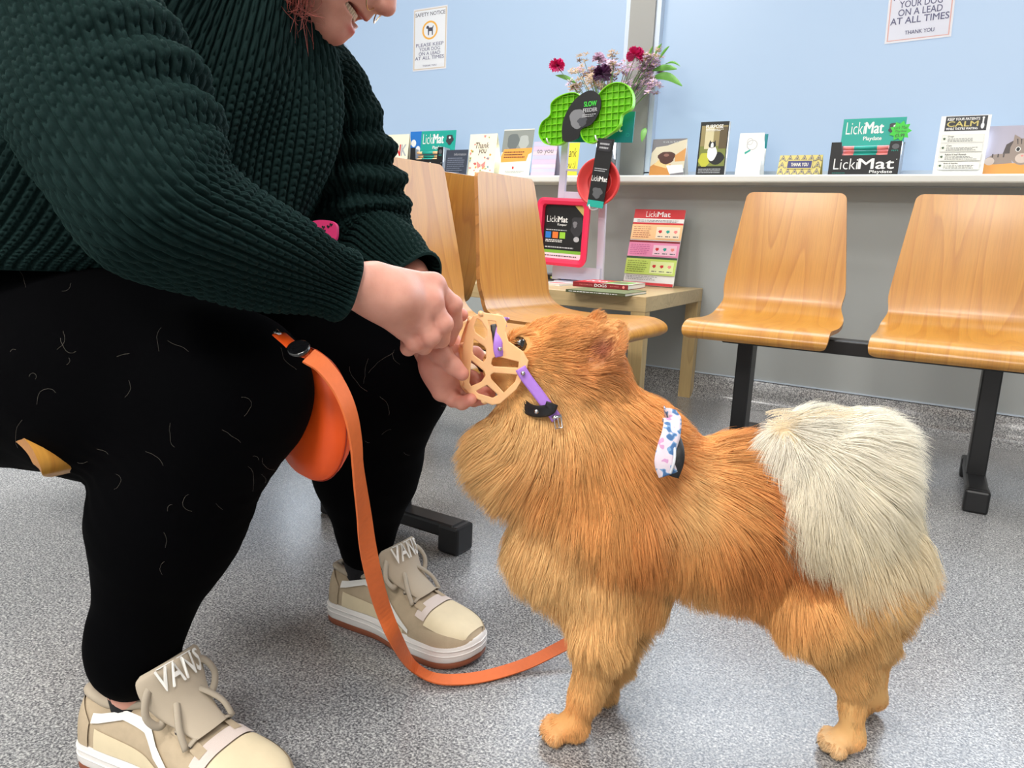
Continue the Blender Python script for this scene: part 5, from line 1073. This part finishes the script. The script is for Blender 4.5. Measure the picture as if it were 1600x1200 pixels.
def leg_front(c, dx):
    k = {'k': .016}; t_ = onplane(880 + dx, c, .022)
    y = lambda px, z: onplane(px + dx, c, z)
    return [(*cone(DP(948 + dx, 905, (c + CM) / 2), y(935, .145), .052, .030), {'k': .03}), (*cone(y(935, .145), y(914, .065), .030, .0165), k), (*cone(y(914, .065), y(897, .026), .0165, .0165), k), (*cone(y(897, .020), y(876, .016), .019, .0165), {'k': .008})], y(874, .015)
def leg_hind(c, dx):
    k = {'k': .016}; y = lambda px, z: onplane(px + dx, c, z)
    return [(*cone(DP(1278 + dx, 880, (c + CM) / 2), y(1278, .200), .070, .048), {'k': .03}), (*cone(y(1276, .195), y(1330, .110), .046, .024), {'k': .02}), (*cone(DP(1340 + dx, 905, c), y(1338, .125), .050, .021), {'k': .02}), (*cone(y(1334, .105), y(1331, .040), .0195, .0150), {'k': .012}), (*cone(y(1330, .024), y(1312, .016), .0185, .0165), {'k': .008})], y(1310, .015)
legs_ = []; toes = []; claws = []
for c, dx in ((CN, 0), (CF, 46)): q, p_ = leg_front(c, dx); legs_ += q; toes.append((p_, c))
for c, dx in ((CN, 0), (CF, 36)): q, p_ = leg_hind(c, dx); legs_ += q; toes.append((p_, c))
for p_, c in toes:      # four toes each
    for k in range(4): o_ = p_ + FH * (k - 1.5) * .0105 - RH * (.013 if k in (1, 2) else .006) - np.array([0, 0, .001]); legs_.append((*ell(o_, (.0100, .0100, .0105)), {'k': .0015})); claws.append(o_)
# ears
def ear(c, x0, y0, x1, y1): return [(*cone(DP(x0, y0, c), DP(x1, y1, c), .021, .006), {'k': .010})]
def ear(c, x0, y0, x1, y1, wd, sgn):
    a, b = DP(x0, y0, c), DP(x1, y1, c); ax = (b - a) / np.linalg.norm(b - a); fr = -FH * sgn * .8 - RH * .6; fr -= ax * (fr @ ax); fr /= np.linalg.norm(fr); sd = np.cross(ax, fr); Mx = np.stack([ax, sd, fr], 1); L_ = np.linalg.norm(b - a)
    return [(*ell(a + ax * L_ * .45, (L_ * .62, wd, .0125), Mx), {'k': .008}), (*ell(a + ax * L_ * .46 + fr * .011, (L_ * .50, wd * .74, .0105), Mx), {'sub': True, 'k': .004})]
earp = ear(CM - .048, 916, 572, 968, 508, .0235, 1) + ear(CM + .040, 905, 530, 938, 494, .018, .2)
# eye socket
EYE = DP(812, 537, CM - .0335)
# tail mound lying over the rump: root at the back of the spine, plume hanging towards the camera and backwards
tail = [(*dcone(1243, 700, .036, 1300, 732, .066, CM - .035), {'k': .03}), (*dcone(1300, 748, .068, 1342, 838, .056, CM - .04, CM - .055), {'k': .03}), (*dcone(1290, 790, .050, 1330, 868, .038, CM - .06), {'k': .03})]
pr_ += [(*ell(EYE + FH * .004, (.0150, .015, .0135)), {'k': .006}), (*ell(EYE - FH * .004, (.0092, .010, .0078)), {'sub': True, 'k': .002})]
allp = pr_ + legs_ + earp
v, f = nets(allp, BODYK, .0042, pad=.012)
v[:, 2] = np.maximum(v[:, 2], .0015)
tv, tf = nets(tail, .03, .0060)
def bary(v, f): return v[f].mean(1)
# --- control tables in picture columns of the dog's mid plane: x, y, hair direction (dx, dy, towards viewer), length, lift, colour
OR = (233, 168, 100); RD = (209, 136, 76); LT = (255, 208, 142); CR = (254, 232, 190); TN = (241, 190, 124); DK = (188, 112, 62); PW = (255, 226, 180)
CTL = [  # face
 (770, 575, 1, .05, .010, .25, TN), (822, 560, 1, -.2, .009, .25, TN), (800, 590, 1, .3, .010, .25, (222, 175, 110)), (830, 525, .9, -.6, .017, .5, OR), (845, 505, 1, -.4, .019, .5, OR), (875, 495, 1, -.25, .019, .5, OR), (838, 545, .9, .1, .017, .5, OR), (860, 560, .9, .4, .019, .45, OR), (850, 610, .5, .9, .024, .35, LT),
 (905, 500, 1, -.1, .020, .5, OR), (900, 570, 1, .3, .022, .4, OR), (935, 545, 1, -.1, .022, .5, OR), (905, 615, .7, .9, .035, .4, TN), (950, 600, .6, .9, .040, .4, OR), (948, 536, .7, -.7, .006, .2, (226, 150, 100)), (966, 514, .7, -.7, .006, .2, LT), (928, 556, .5, -.5, .006, .2, (165, 92, 62)), (906, 560, .6, -.5, .010, .2, DK), (930, 505, .7, -.5, .010, .3, OR), (985, 560, .7, .8, .05, .35, OR), (1000, 620, .5, .9, .050, .35, OR),
 # ruff
 (830, 650, -.55, .75, .055, .38, LT), (790, 690, -.85, .55, .060, .35, LT), (800, 745, -.5, .9, .060, .35, LT), (850, 720, -.3, .95, .065, .30, OR), (900, 680, .1, 1, .060, .30, OR), (950, 680, .45, .9, .060, .28, OR), (1010, 690, .6, .8, .055, .28, RD),
 (870, 800, -.15, 1, .060, .28, LT), (930, 770, .12, 1, .065, .25, OR), (985, 790, .15, 1, .065, .25, RD), (840, 850, -.2, 1, .050, .30, LT), (900, 880, 0, 1, .055, .25, LT), (960, 880, .1, 1, .055, .25, TN), (1005, 870, .05, 1, .050, .25, OR),
 # back and side
 (1045, 655, .5, -.5, .035, .6, OR), (1050, 730, .35, .4, .035, .35, LT), (1090, 660, .9, -.3, .045, .45, OR), (1150, 650, 1, -.05, .050, .35, RD), (1210, 650, 1, -.2, .055, .35, RD), (1110, 730, .8, .6, .050, .28, OR), (1180, 730, .85, .5, .055, .25, DK),
 (1220, 800, .55, .85, .050, .25, DK), (1130, 810, .45, .9, .055, .25, RD), (1050, 820, .12, 1, .050, .25, OR), (1060, 900, .0, 1, .058, .25, TN), (1140, 900, .15, 1, .058, .25, OR), (1200, 880, .3, .95, .054, .22, OR), (1235, 925, .35, .95, .040, .22, TN), (1100, 940, .05, 1, .050, .25, TN), (1170, 950, .25, .95, .046, .25, TN),
 (1270, 900, .5, .9, .045, .25, TN), (1340, 900, .7, .8, .050, .35, LT), (1380, 930, .75, .8, .045, .4, TN), (1230, 970, .4, .9, .022, .25, TN), (1300, 990, .5, .9, .024, .25, TN), (1350, 1000, .55, .85, .026, .35, LT),
 # legs
 (950, 950, .25, 1, .034, .25, TN), (985, 980, .7, .8, .045, .40, LT), (960, 1020, .65, .8, .036, .38, LT), (905, 1000, .05, 1, .020, .2, TN), (900, 1060, -.1, 1, .012, .2, OR), (940, 1070, .6, .9, .022, .3, LT), (895, 1105, -.1, 1, .008, .2, OR), (862, 1145, -.9, .5, .009, .5, PW), (900, 1152, -.5, .9, .008, .5, PW),
 (1330, 1060, .15, 1, .011, .2, TN), (1345, 1080, .2, 1, .009, .2, TN), (1335, 1130, 0, 1, .007, .2, OR), (1300, 1165, -.8, .6, .009, .5, PW), (1335, 1167, -.4, .9, .008, .5, PW)]
CT = np.array([c[:6] for c in CTL], float); CC = np.array([srgb(*c[6])[:3] for c in CTL])
def to_mid(p):  # picture position of points projected sideways (along FH) onto the dog's mid plane
    q = p - CAM; q = q + ((CM - q @ FH)[:, None] * FH[None]); d = q @ F; return np.stack([800 + FOC * (q @ R) / d, 600 - FOC * (q @ U) / d], 1)
def field(p, T=CT, C_=CC, s_=26.):
    xy = to_mid(p); d2 = ((xy[:, None] - T[None, :, :2]) ** 2).sum(-1); w_ = np.exp(-d2 / (2 * s_ * s_)) + 1e-4 / (1 + d2 / 3000); w_ /= w_.sum(1)[:, None]
    dr = w_ @ T[:, 2:4]; return dr, w_ @ T[:, 4], w_ @ T[:, 5], w_ @ C_, xy
def sample(v, f, n, rng):
    a, b, c, d = (v[f[:, i]] for i in range(4)); A1 = np.linalg.norm(np.cross(b - a, c - a), axis=1); A2 = np.linalg.norm(np.cross(c - a, d - a), axis=1); A = A1 + A2
    k = rng.choice(len(f), n, p=A / A.sum()); s_ = rng.random(n) < A1[k] / (A[k] + 1e-12); u, w_ = rng.random(n), rng.random(n); fl = u + w_ > 1; u[fl], w_[fl] = 1 - u[fl], 1 - w_[fl]
    p0, p1 = a[k], np.where(s_[:, None], b[k], d[k]); p2 = c[k]; P_ = p0 + u[:, None] * (p1 - p0) + w_[:, None] * (p2 - p0)
    N = vnormals(v, f); n_ = N[f[k]].mean(1); n_ /= np.linalg.norm(n_, axis=1)[:, None] + 1e-9
    return P_, n_
def vnoise(p, sc, seed):    # cheap smooth vector noise
    g = np.random.default_rng(seed); out = np.zeros((len(p), 3))
    for k in range(5):
        kv = g.normal(size=(3, 3)) * sc * (1 + .6 * k); ph = g.random(3) * 6.28; out += np.sin(p @ kv + ph) / (1 + .5 * k)
    return out / 2.2
def down_im(xy_dir):        # picture direction -> world direction in the dog's side plane
    return xy_dir[:, :1] * (RH * .999)[None] - xy_dir[:, 1:2] * (ZZ)[None]
def make_fur(name, P_, n_, dirs, L_, lift, col, rad, npt, parent, m_, droop=0., curl=0., clump=.6, csize=.012, seed=1, tipcol=None):
    rng = np.random.default_rng(seed); n = len(P_)
    t_ = dirs - n_ * (dirs * n_).sum(1)[:, None]; t_ /= np.linalg.norm(t_, axis=1)[:, None] + 1e-6
    t_ = t_ + vnoise(P_, 60, seed + 1) * .16 + rng.normal(size=(n, 3)) * .07
    l_ = np.clip(lift + rng.normal(size=n) * .05, .04, 1)[:, None]
    d0 = t_ * (1 - l_ * .3) + n_ * (l_ + .25); d0 /= np.linalg.norm(d0, axis=1)[:, None]; d1 = t_ + n_ * l_ * .22; d1 /= np.linalg.norm(d1, axis=1)[:, None]
    Ln = (L_ * (.72 + .45 * rng.random(n)))[:, None]
    pts = np.zeros((n, npt, 3)); pts[:, 0] = P_ - n_ * .002; cur = pts[:, 0].copy()
    cn = vnoise(P_, 150, seed + 5)
    for k in range(1, npt):
        s_ = k / (npt - 1); d = d0 * (1 - s_) + d1 * s_; d = d + np.array([0, 0, -1.]) * droop * s_ ** 1.3 + cn * curl * math.sin(s_ * 5) ; d /= np.linalg.norm(d, axis=1)[:, None]; cur = cur + d * Ln / (npt - 1); pts[:, k] = cur
    # clumping towards cell guides
    cell = np.floor((P_ + vnoise(P_, 40, seed + 9) * .004) / csize).astype(int); key = cell[:, 0] * 73856093 ^ cell[:, 1] * 19349663 ^ cell[:, 2] * 83492791
    uq, inv = np.unique(key, return_inverse=True); cnt = np.bincount(inv)
    mean = np.zeros((len(uq), npt, 3)); np.add.at(mean, inv, pts); mean /= cnt[:, None, None]
    w_ = (np.linspace(0, 1, npt) ** 1.4 * clump)[None, :, None] * np.clip(L_ / .035, .12, 1)[:, None, None] * rng.uniform(.5, 1.1, (n, 1, 1)); pts = pts * (1 - w_) + mean[inv] * w_
    pts[:, :, 2] = np.maximum(pts[:, :, 2], .001)
    hc = bpy.data.hair_curves.new(name); hc.add_curves([npt] * n); hc.position_data.foreach_set('vector', pts.astype(np.float32).ravel())
    rr = np.tile(rad * np.array([1, 1, .95, .85, .7, .5, .3, .12])[np.linspace(0, 7, npt).round().astype(int)], n)
    ra = hc.attributes.get('radius') or hc.attributes.new('radius', 'FLOAT', 'POINT'); ra.data.foreach_set('value', rr.astype(np.float32))
    cg = np.random.default_rng(seed + 3).normal(size=len(uq))[inv] * .10
    cv = np.clip(col * np.exp(rng.normal(size=n) * .14 + cg + vnoise(P_, 45, seed + 20)[:, 0] * .13)[:, None], 0, 4); cv = cv / np.maximum(1, cv.max(1) / .93)[:, None]
    ca = hc.attributes.new('hc', 'FLOAT_COLOR', 'CURVE'); ca.data.foreach_set('color', np.c_[cv, np.ones(n)].astype(np.float32).ravel())
    o = bpy.data.objects.new(name, hc); COL.objects.link(o); hc.materials.append(m_); o.parent = parent; o.matrix_parent_inverse = parent.matrix_basis.inverted(); return o
def fur_mat(name, attr):
    m = bpy.data.materials.new(name); m.use_nodes = True; nt = m.node_tree; b = nt.nodes['Principled BSDF']; a = nt.nodes.new('ShaderNodeAttribute'); a.attribute_name = attr
    nt.links.new(a.outputs['Color'], b.inputs['Base Color']); b.inputs['Roughness'].default_value = .55; b.inputs['Specular IOR Level'].default_value = .25
    return m
M_fur = fur_mat('fur', 'hc'); M_hide = fur_mat('hide', 'col')
_, _, _, bc, _ = field(v)
we = (np.exp(-(np.linalg.norm(v - DP(936, 548, CM - .053), axis=1) / .0165) ** 4) * .9)[:, None]; bc = bc * (1 - we) + np.array([srgb(138, 72, 54)[:3]]) * we
mesh_np('body', v, f, M_hide, dog, colors=bc * .9)
tl = mesh_np('tail', tv, tf, M_hide, dog, colors=np.repeat(np.array([srgb(*CR)[:3]]), len(tv), 0) * .8)
rng = np.random.default_rng(5); NB = 150000
# keep only roots whose side can be seen or matter from a step to the side; density weighted to the face
P_, n_ = sample(v, f, NB, rng); dr, L_, lift, col, xy = field(P_)
ok = (P_[:, 2] > .003); hidden = n_ @ FH > .55; ok &= ~(hidden & (rng.random(NB) < .6))
# no hair inside the eye or on the nose
ok &= np.linalg.norm(P_ - EYE + FH * .004, axis=1) > .0108
NOSE = DP(763, 572); ok &= np.linalg.norm(P_ - NOSE, axis=1) > .010
harn = np.abs((xy[:, 0] - (1044 + (xy[:, 1] - 690) * .06))) < 9; ok &= ~(harn & (xy[:, 1] < 745) & (rng.random(NB) < .5))
P_, n_, dr, L_, lift, col = (q[ok] for q in (P_, n_, dr, L_, lift, col))
ex_, en_ = sample(v, f, 160000, rng); exy = to_mid(ex_); kp = (ex_[:, 2] < .10) | ((exy[:, 0] < 960) & (exy[:, 1] < 600)); kp &= (ex_[:, 2] > .003) & (en_ @ FH < .6) & (np.linalg.norm(ex_ - EYE + FH * .004, axis=1) > .0108) & (np.linalg.norm(ex_ - NOSE, axis=1) > .010)
ex_, en_ = ex_[kp], en_[kp]; d2_, L2_, l2_, c2_, _ = field(ex_); P_ = np.r_[P_, ex_]; n_ = np.r_[n_, en_]; dr = np.r_[dr, d2_]; L_ = np.r_[L_, L2_]; lift = np.r_[lift, l2_]; col = np.r_[col, c2_]
dirs = down_im(dr); top = np.clip(n_[:, 2], 0, 1)
dirs = dirs + FH[None] * 0
EC = DP(936, 548, CM - .053); we = (np.exp(-(np.linalg.norm(P_ - EC, axis=1) / .0165) ** 4) * .9)[:, None]; col = col * (1 - we) + np.array([srgb(138, 72, 54)[:3]]) * we
make_fur('coat', P_, n_, dirs, L_, lift, col, .00030, 8, dog, M_fur, droop=.10, curl=.05, seed=2)
# tail plume: hairs fan from the root and droop
NT = 52000; P_, n_ = sample(tv, tf, NT, rng); xy = to_mid(P_); ROOT = np.array([1192., 640.]); d = xy - ROOT; rr_ = np.linalg.norm(d, axis=1)[:, None]; d = d / (rr_ + 1e-6); d = d + np.array([.10, .25]) * np.clip(rr_ / 160, 0, 1.4)
TC = np.array([srgb(*c)[:3] for c in ((255, 250, 236), (255, 242, 212), (255, 226, 178), (244, 192, 130))]); s_ = np.clip((xy[:, 1] - 640) / 330, 0, .999) * 3; i0 = s_.astype(int); fr = (s_ - i0)[:, None]; tc_ = TC[i0] * (1 - fr) + TC[np.minimum(i0 + 1, 3)] * fr
LT_ = .050 + .032 * np.clip(rr_[:, 0] / 220, 0, 1)
make_fur('plume', P_, n_, down_im(d), LT_, np.full(len(P_), .22), tc_, .00028, 8, tl, M_fur, droop=.34, curl=.24, clump=.5, csize=.011, seed=8)
# wisps standing off the top of the tail
nw = 700; x_ = rng.uniform(1195, 1330, nw); P_ = np.array([DP(a, 655 + rng.uniform(-14, 22), CM - .03 + rng.uniform(-.03, .03)) for a in x_]); n_ = np.repeat(np.array([[0, 0, 1.]]), nw, 0) + RH * .2; n_ /= np.linalg.norm(n_, axis=1)[:, None]
dd = np.c_[rng.uniform(.2, 1.2, nw), rng.uniform(-.9, -.1, nw)]; make_fur('wisp', P_, n_, down_im(dd), rng.uniform(.035, .065, nw), rng.uniform(.1, .5, nw), np.repeat(np.array([srgb(246, 228, 196)[:3]]), nw, 0), .00020, 8, tl, M_fur, droop=.1, curl=.35, clump=.3, csize=.02, seed=12)
# --- eye, nose, ear lining
m = MB(); m.lathe([(0, -.0085), (.0045, -.0075), (.0075, -.004), (.0085, 0), (.0075, .004), (.0045, .0075), (0, .0085)], 20); m.xf(Matrix.Translation(EYE + RH * .0005 - FH * .0015)); m.build('eye', mat('dog_eye', (.006, .004, .003), .04, spec=.9, coat=1), dog, True)
m = MB(); m.lathe([(0, -.009), (.007, -.006), (.0095, 0), (.007, .006), (0, .009)], 18); m.xf(Matrix.Translation(DP(757, 572))); m.build('nose', mat('dog_nose', (.012, .010, .010), .35), dog, True)
m = MB()
for o_ in claws: m.tube([o_ - RH * .009 - [0, 0, .003], o_ - RH * .0135 - [0, 0, .0075]], [.0016, .0005], 6)
m.build('claws', mat('claw_dark', (.03, .02, .015), .4), dog)
# --- harness: floral strap with handle loop and black trim
def floral_mat():
    m = mat('floral_webbing', srgb(218, 205, 214), .6); nt, b = nodes_of(m); L = nt.links.new; tc = nt.nodes.new('ShaderNodeTexCoord'); n = nt.nodes.new('ShaderNodeTexNoise'); n.inputs['Scale'].default_value = 95; n.inputs['Detail'].default_value = 1; L(tc.outputs['Object'], n.inputs['Vector'])
    r_ = ramp(nt, [(.30, srgb(70, 110, 160)), (.40, srgb(120, 160, 200)), (.44, srgb(222, 208, 218)), (.56, srgb(222, 206, 216)), (.66, srgb(205, 150, 190)), (.75, srgb(190, 130, 175))]); r_.color_ramp.interpolation = 'CONSTANT'; L(n.outputs['Fac'], r_.inputs[0]); L(r_.outputs[0], b.inputs['Base Color']); return m
M_flo = floral_mat(); har = empty('harness', DP(1045, 700, CM - .1), 0); har.parent = dog; har.matrix_parent_inverse = dog.matrix_basis.inverted(); tag(har, 'pastel floral harness strap with black trim behind the ruff')
m = MB()
cc_ = [DP(1040, 648, CM - .060), DP(1050, 656, CM - .085), DP(1049, 676, CM - .105), DP(1042, 700, CM - .116), DP(1038, 722, CM - .122), DP(1044, 742, CM - .122)]
m.tube(catmull(cc_, 8), .0115, 10, flat=(.14, 1), up=-FH); m.build('floral_loop', M_flo, har)
m = MB(); m.tube(catmull([DP(1052, 676, CM - .085), DP(1060, 700, CM - .110), DP(1060, 722, CM - .118), DP(1052, 745, CM - .120)], 8), .0065, 10, flat=(.35, 1), up=-FH); m.build('black_trim', mat('black_webbing', (.01, .01, .011), .6), har)
m = MB(); m.tube(catmull([DP(1049, 680, CM - .092), DP(1054, 702, CM - .116), DP(1053, 722, CM - .125), DP(1047, 740, CM - .126)], 8), .0016, 8); m.build('grey_piping', mat('reflective_piping', srgb(205, 208, 214), .4), har)
# girth strap round the body under the coat
m = MB(); cb_ = DP(1035, 795); m.tube([cb_ + FH * .088 * math.cos(a_) + np.array([0, 0, 1]) * .092 * math.sin(a_) + RH * .004 * math.sin(a_) for a_ in np.linspace(0, 2 * math.pi, 40)[:-1]], .008, 8, closed=True, flat=(1, .3)); m.build('girth_strap', M_flo, har)
# ------------------------------------------------------------------ basket muzzle, held over the snout
M_bk = mat('peach_silicone', srgb(250, 196, 142), .38, sss=.1); M_pur = mat('purple_strap', srgb(172, 122, 214), .42); M_met = mat('steel', (.65, .65, .66), .25, 1.0); M_bst = mat('black_strap', (.010, .010, .012), .5)
mz = empty('basket_muzzle', DP(775, 560), 0, 'peach silicone basket muzzle with purple straps held over the snout', 'muzzle')
CS = CM - .036; CB = CM + .036
def T(pts, r, name=None, closed=False, c=CS, flat=(1, .75)):
    return [DP(x, y, (c if len(q) == 0 else q[0])) for x, y, *q in pts]
m = MB()
def strut(pts, r=.0042, c=CS, n=5, closed=False): m.tube(catmull([DP(p[0], p[1], p[2] if len(p) > 2 else c) for p in pts], n, closed), r, 8, closed=closed, flat=(1.0, 1.25), up=-FH)
OUT = [(732, 507), (740, 494), (755, 489), (785, 494), (791, 504), (789, 518), (794, 534), (817, 550), (825, 564), (821, 583), (806, 608), (781, 630), (769, 632), (737, 619), (726, 603), (721, 575), (724, 540)]
HOLES = [[(745, 497), (752, 501), (761, 515), (761, 526), (757, 530), (743, 520), (740, 511)], [(740, 529), (757, 541), (760, 546), (760, 560), (755, 566), (740, 555), (738, 549)], [(762, 500), (775, 502), (777, 510), (776, 530), (776, 545), (771, 543), (768, 522)],
 [(769, 560), (775, 556), (811, 565), (810, 575), (771, 573), (767, 569)], [(736, 562), (757, 580), (759, 587), (752, 597), (736, 604), (733, 598)], [(766, 586), (771, 582), (809, 585), (805, 597), (787, 614), (767, 592)], [(743, 611), (761, 601), (779, 617), (770, 622), (747, 615)]]
def sd_poly(X, Y, pts):
    d = np.full(X.shape, 1e9); sgn = np.ones(X.shape); n = len(pts)
    for i in range(n):
        ax, ay = pts[i]; bx, by = pts[(i + 1) % n]; ex, ey = bx - ax, by - ay; wx, wy = X - ax, Y - ay
        t = np.clip((wx * ex + wy * ey) / (ex * ex + ey * ey), 0, 1); d = np.minimum(d, (wx - ex * t) ** 2 + (wy - ey * t) ** 2)
        c1, c2, c3 = Y >= ay, Y < by, ex * wy > ey * wx; fl = (c1 & c2 & c3) | (~c1 & ~c2 & ~c3); sgn[fl] *= -1
    return sgn * np.sqrt(d)
def side_plate(c0, sg):
    def ex(P_, V):
        X, Y = P_[..., 0], P_[..., 1]; o = sd_poly(X, Y, OUT) - 1.0
        for h_ in HOLES: o = np.maximum(o, -(sd_poly(X, Y, h_) + 0.6))
        zc = P_[..., 2]; q = np.stack([o + 1.6, np.abs(zc) - 1.9 + 1.6], -1); return np.minimum(np.maximum(q[..., 0], q[..., 1]), 0) + np.linalg.norm(np.maximum(q, 0), axis=-1) - 1.6
    v_, f_ = nets([ell((0, 0, 0), (1, 1, 1))], .1, .62, np.array([714., 482, -4]), np.array([832., 640, 4]), ex)
    out = np.empty_like(v_); cc_ = c0 - sg * (-.016) * np.clip((770 - v_[:, 0]) / 50, 0, 1) ** 2 + sg * v_[:, 2] * .00078 - sg * .020 * np.clip((v_[:, 0] - 772) / 42, 0, 1) ** 1.2 * (-1 if False else 1)
    rr = ray(0, 0); 
    D_ = F[None] + (v_[:, :1] - 800) / FOC * R[None] - (v_[:, 1:2] - 600) / FOC * U[None]; out = CAM[None] + D_ * (cc_ / (D_ @ FH))[:, None]; return out, f_
va, fa = side_plate(CS, 1); vb, fb = side_plate(CB, -1); m.add(va, fa.tolist(), 0, True); m.add(vb, fb.tolist(), 0, True)
g = .014
for x, y, bx in ((735, 500, 0), (727, 540, -4), (724, 575, -4), (729, 604, -3), (757, 627, 0), (752, 490, 0), (778, 494, 0)):
    e_ = g if x < 745 else 0; strut([(x, y, CS + e_), (x + bx, y, CM - .010), (x + bx, y, CM + .010), (x, y, CB - e_)], .0034)
for c in (CM - .009, CM + .009): strut([(737, 496, c), (723, 540, c), (720, 575, c), (726, 604, c), (752, 627, c)], .0034)
m.build('basket', M_bk, mz)
# straps
def strap(pts, w_, name, mt, th=.18, up=None):
    b = MB(); b.tube(catmull([DP(*p) for p in pts], 7), w_, 10, flat=(th, 1), up=up if up is not None else -FH); return b.build(name, mt, mz)
strap([(781, 557, CS - .006), (778, 545, CS - .007), (779, 530, CS - .005), (783, 512, CS + .004), (788, 503, CM - .01), (790, 500, CM + .02)], .0058, 'purple_loop', M_pur)
strap([(772, 507, CM - .01), (774, 525, CS + .008), (777, 543, CS)], .0048, 'black_webbing', M_bst)
strap([(813, 575, CS - .022), (822, 590, CS - .024), (838, 611, CM - .063), (852, 630, CM - .066), (864, 646, CM - .068), (870, 655, CM - .068)], .0068, 'purple_cheek_strap', M_pur)
strap([(814, 631, CM - .040), (828, 640, CM - .056), (842, 643, CM - .066), (858, 640, CM - .073), (863, 630, CM - .074)], .0075, 'black_neck_strap', M_bst)
for x, y, c in ((781, 545, CS - .012), (817, 583, CS - .027), (838, 643, CM - .074)): 
    b = MB(); p = DP(x, y, c); b.tube([p + FH * .001, p - FH * .0018], .0026, 10); b.build('rivet', M_met, mz)
b = MB(); b.tube([DP(x, y, CM - .073) for x, y in ((865, 650), (876, 648), (879, 668), (868, 670))], .0011, 6, closed=True); b.tube([DP(871, 650, CM - .073), DP(874, 668, CM - .073)], .0009, 6); b.tube([DP(862, 653, CM - .073), DP(878, 651, CM - .073)], .0016, 6); b.build('buckle', M_met, mz)
# ------------------------------------------------------------------ orange disc wedged between the knees, and the lead
M_or = mat('orange_rubber', srgb(255, 92, 20), .45, bump=(300, .1, .0005)); M_ld = mat('orange_leather', srgb(222, 108, 48), .6, noise=(120, .10), bump=(700, .3, .0004)); M_lde = mat('leather_edge', srgb(196, 150, 96), .6)
oc = P3(486, 648, .585); ocn = frameM(oc, [.86, .5, -.02], [0, 0, 1])
tp = empty('round_pouch', oc, 0, 'bright orange round pouch tucked between the knees with a black snap', 'pouch')
def pr_seg(nv_=30): return None
dp = proj(oc)[2]; m = MB(); Rr = .0625
m.lathe([(0, -.022), (Rr * .6, -.021), (Rr * .88, -.016), (Rr * .98, -.006), (Rr, 0), (Rr * .98, .006), (Rr * .88, .016), (Rr * .6, .021), (0, .022)], 48)
# disc axis lies along the person's facing side: seen half on
ax = np.array([.10, .95, .05]); ax /= np.linalg.norm(ax); e1 = np.cross(ax, [0, 0, 1]); e1 /= np.linalg.norm(e1); e2 = np.cross(ax, e1)
MD = Matrix(((e1[0], e2[0], ax[0], oc[0]), (e1[1], e2[1], ax[1], oc[1]), (e1[2], e2[2], ax[2], oc[2]), (0, 0, 0, 1))); m.xf(MD @ Matrix.Diagonal((1.0, 1.25, 1.0, 1))); m.build('pouch_body', M_or, tp)
m = MB(); m.tube([(Rr * 1.004 * math.cos(a_), Rr * 1.004 * math.sin(a_), .0) for a_ in np.linspace(0, 6.283, 60)[:-1]], .0009, 6, closed=True); m.xf(MD @ Matrix.Diagonal((1.0, 1.25, 1.0, 1))); m.build('seam', mat('dark_seam', srgb(150, 40, 10), .6), tp)
def LP(x, y, d): return at(x, y, d)
m = MB(); m.tube(catmull([LP(436, 522, .735), LP(452, 536, .728), LP(470, 552, .722), LP(492, 562, .722)], 6), .0085, 10, flat=(.2, 1), up=(0, 0, 1)); m.build('top_tab', M_or, tp)
m = MB(); p = LP(467, 547, .713); m.lathe([(0, 0), (.0105, 0), (.0112, .003), (.009, .0045), (.006, .003), (0, .003)], 24); m.xf(frameM(p, R, U * .7 + F * .7)); m.build('snap', mat('black_gloss', (.006, .006, .007), .12, coat=.8), tp)
m = MB(); m.tube([LP(430, 518, .735) , LP(437, 525, .733)], .0032, 8); m.build('metal_loop', M_met, tp)
# lead: flat strap
cp = [(482, 556, .712), (505, 572, .712), (530, 605, .715), (547, 645, .72), (556, 690, .735), (560, 740, .76), (568, 800, .80), (574, 850, .83), (584, 900, .86), (600, 955, .90), (622, 1005, .935)]
pts = [LP(*q) for q in cp]; pts += [onZ(645, 1040, .020), onZ(675, 1058, .010), onZ(710, 1062, .008), onZ(760, 1056, .007), onZ(820, 1038, .010), onZ(868, 1015, .020), onZ(905, 995, .030)]
C_ = catmull(pts, 8); n = len(C_); Tn = np.gradient(C_, axis=0); Tn /= np.linalg.norm(Tn, axis=1)[:, None]
def sideways(i, t_):
    view = C_[i] - CAM; view /= np.linalg.norm(view); s1 = np.cross(Tn[i], view); s1 /= np.linalg.norm(s1); up_ = np.cross([0, 0, 1.], Tn[i]); return s1, up_
hwid = np.interp(np.linspace(0, 1, n), [0, .12, .22, .30, .36, .45, .55, .62, .75, 1], [.0095] * 10)
twist = np.radians(np.interp(np.linspace(0, 1, n), [0, .15, .28, .36, .45, .52, .60, .68, .80, 1], [35, 48, 60, 40, 8, 15, 35, 50, 38, 25]))
rows = []
for i in range(n):
    s1, _ = sideways(i, 0); nn = np.cross(s1, Tn[i]); s_ = s1 * math.cos(twist[i]) + nn * math.sin(twist[i]); k_ = np.cross(s_, Tn[i]); a_ = hwid[i]
    rows.append([C_[i] + s_ * a_ + k_ * .0011, C_[i] + s_ * a_ - k_ * .0011, C_[i] - s_ * a_ - k_ * .0011, C_[i] - s_ * a_ + k_ * .0011])
rows = np.array(rows); rows[:, :, 2] = np.maximum(rows[:, :, 2], .0015)
m = MB(); m.grid(rows, 0, False, False, True); ld = m.build('dog_lead', M_ld); tag(ld, 'flat orange lead hanging from the knees, looping over the floor to the dog', 'lead')
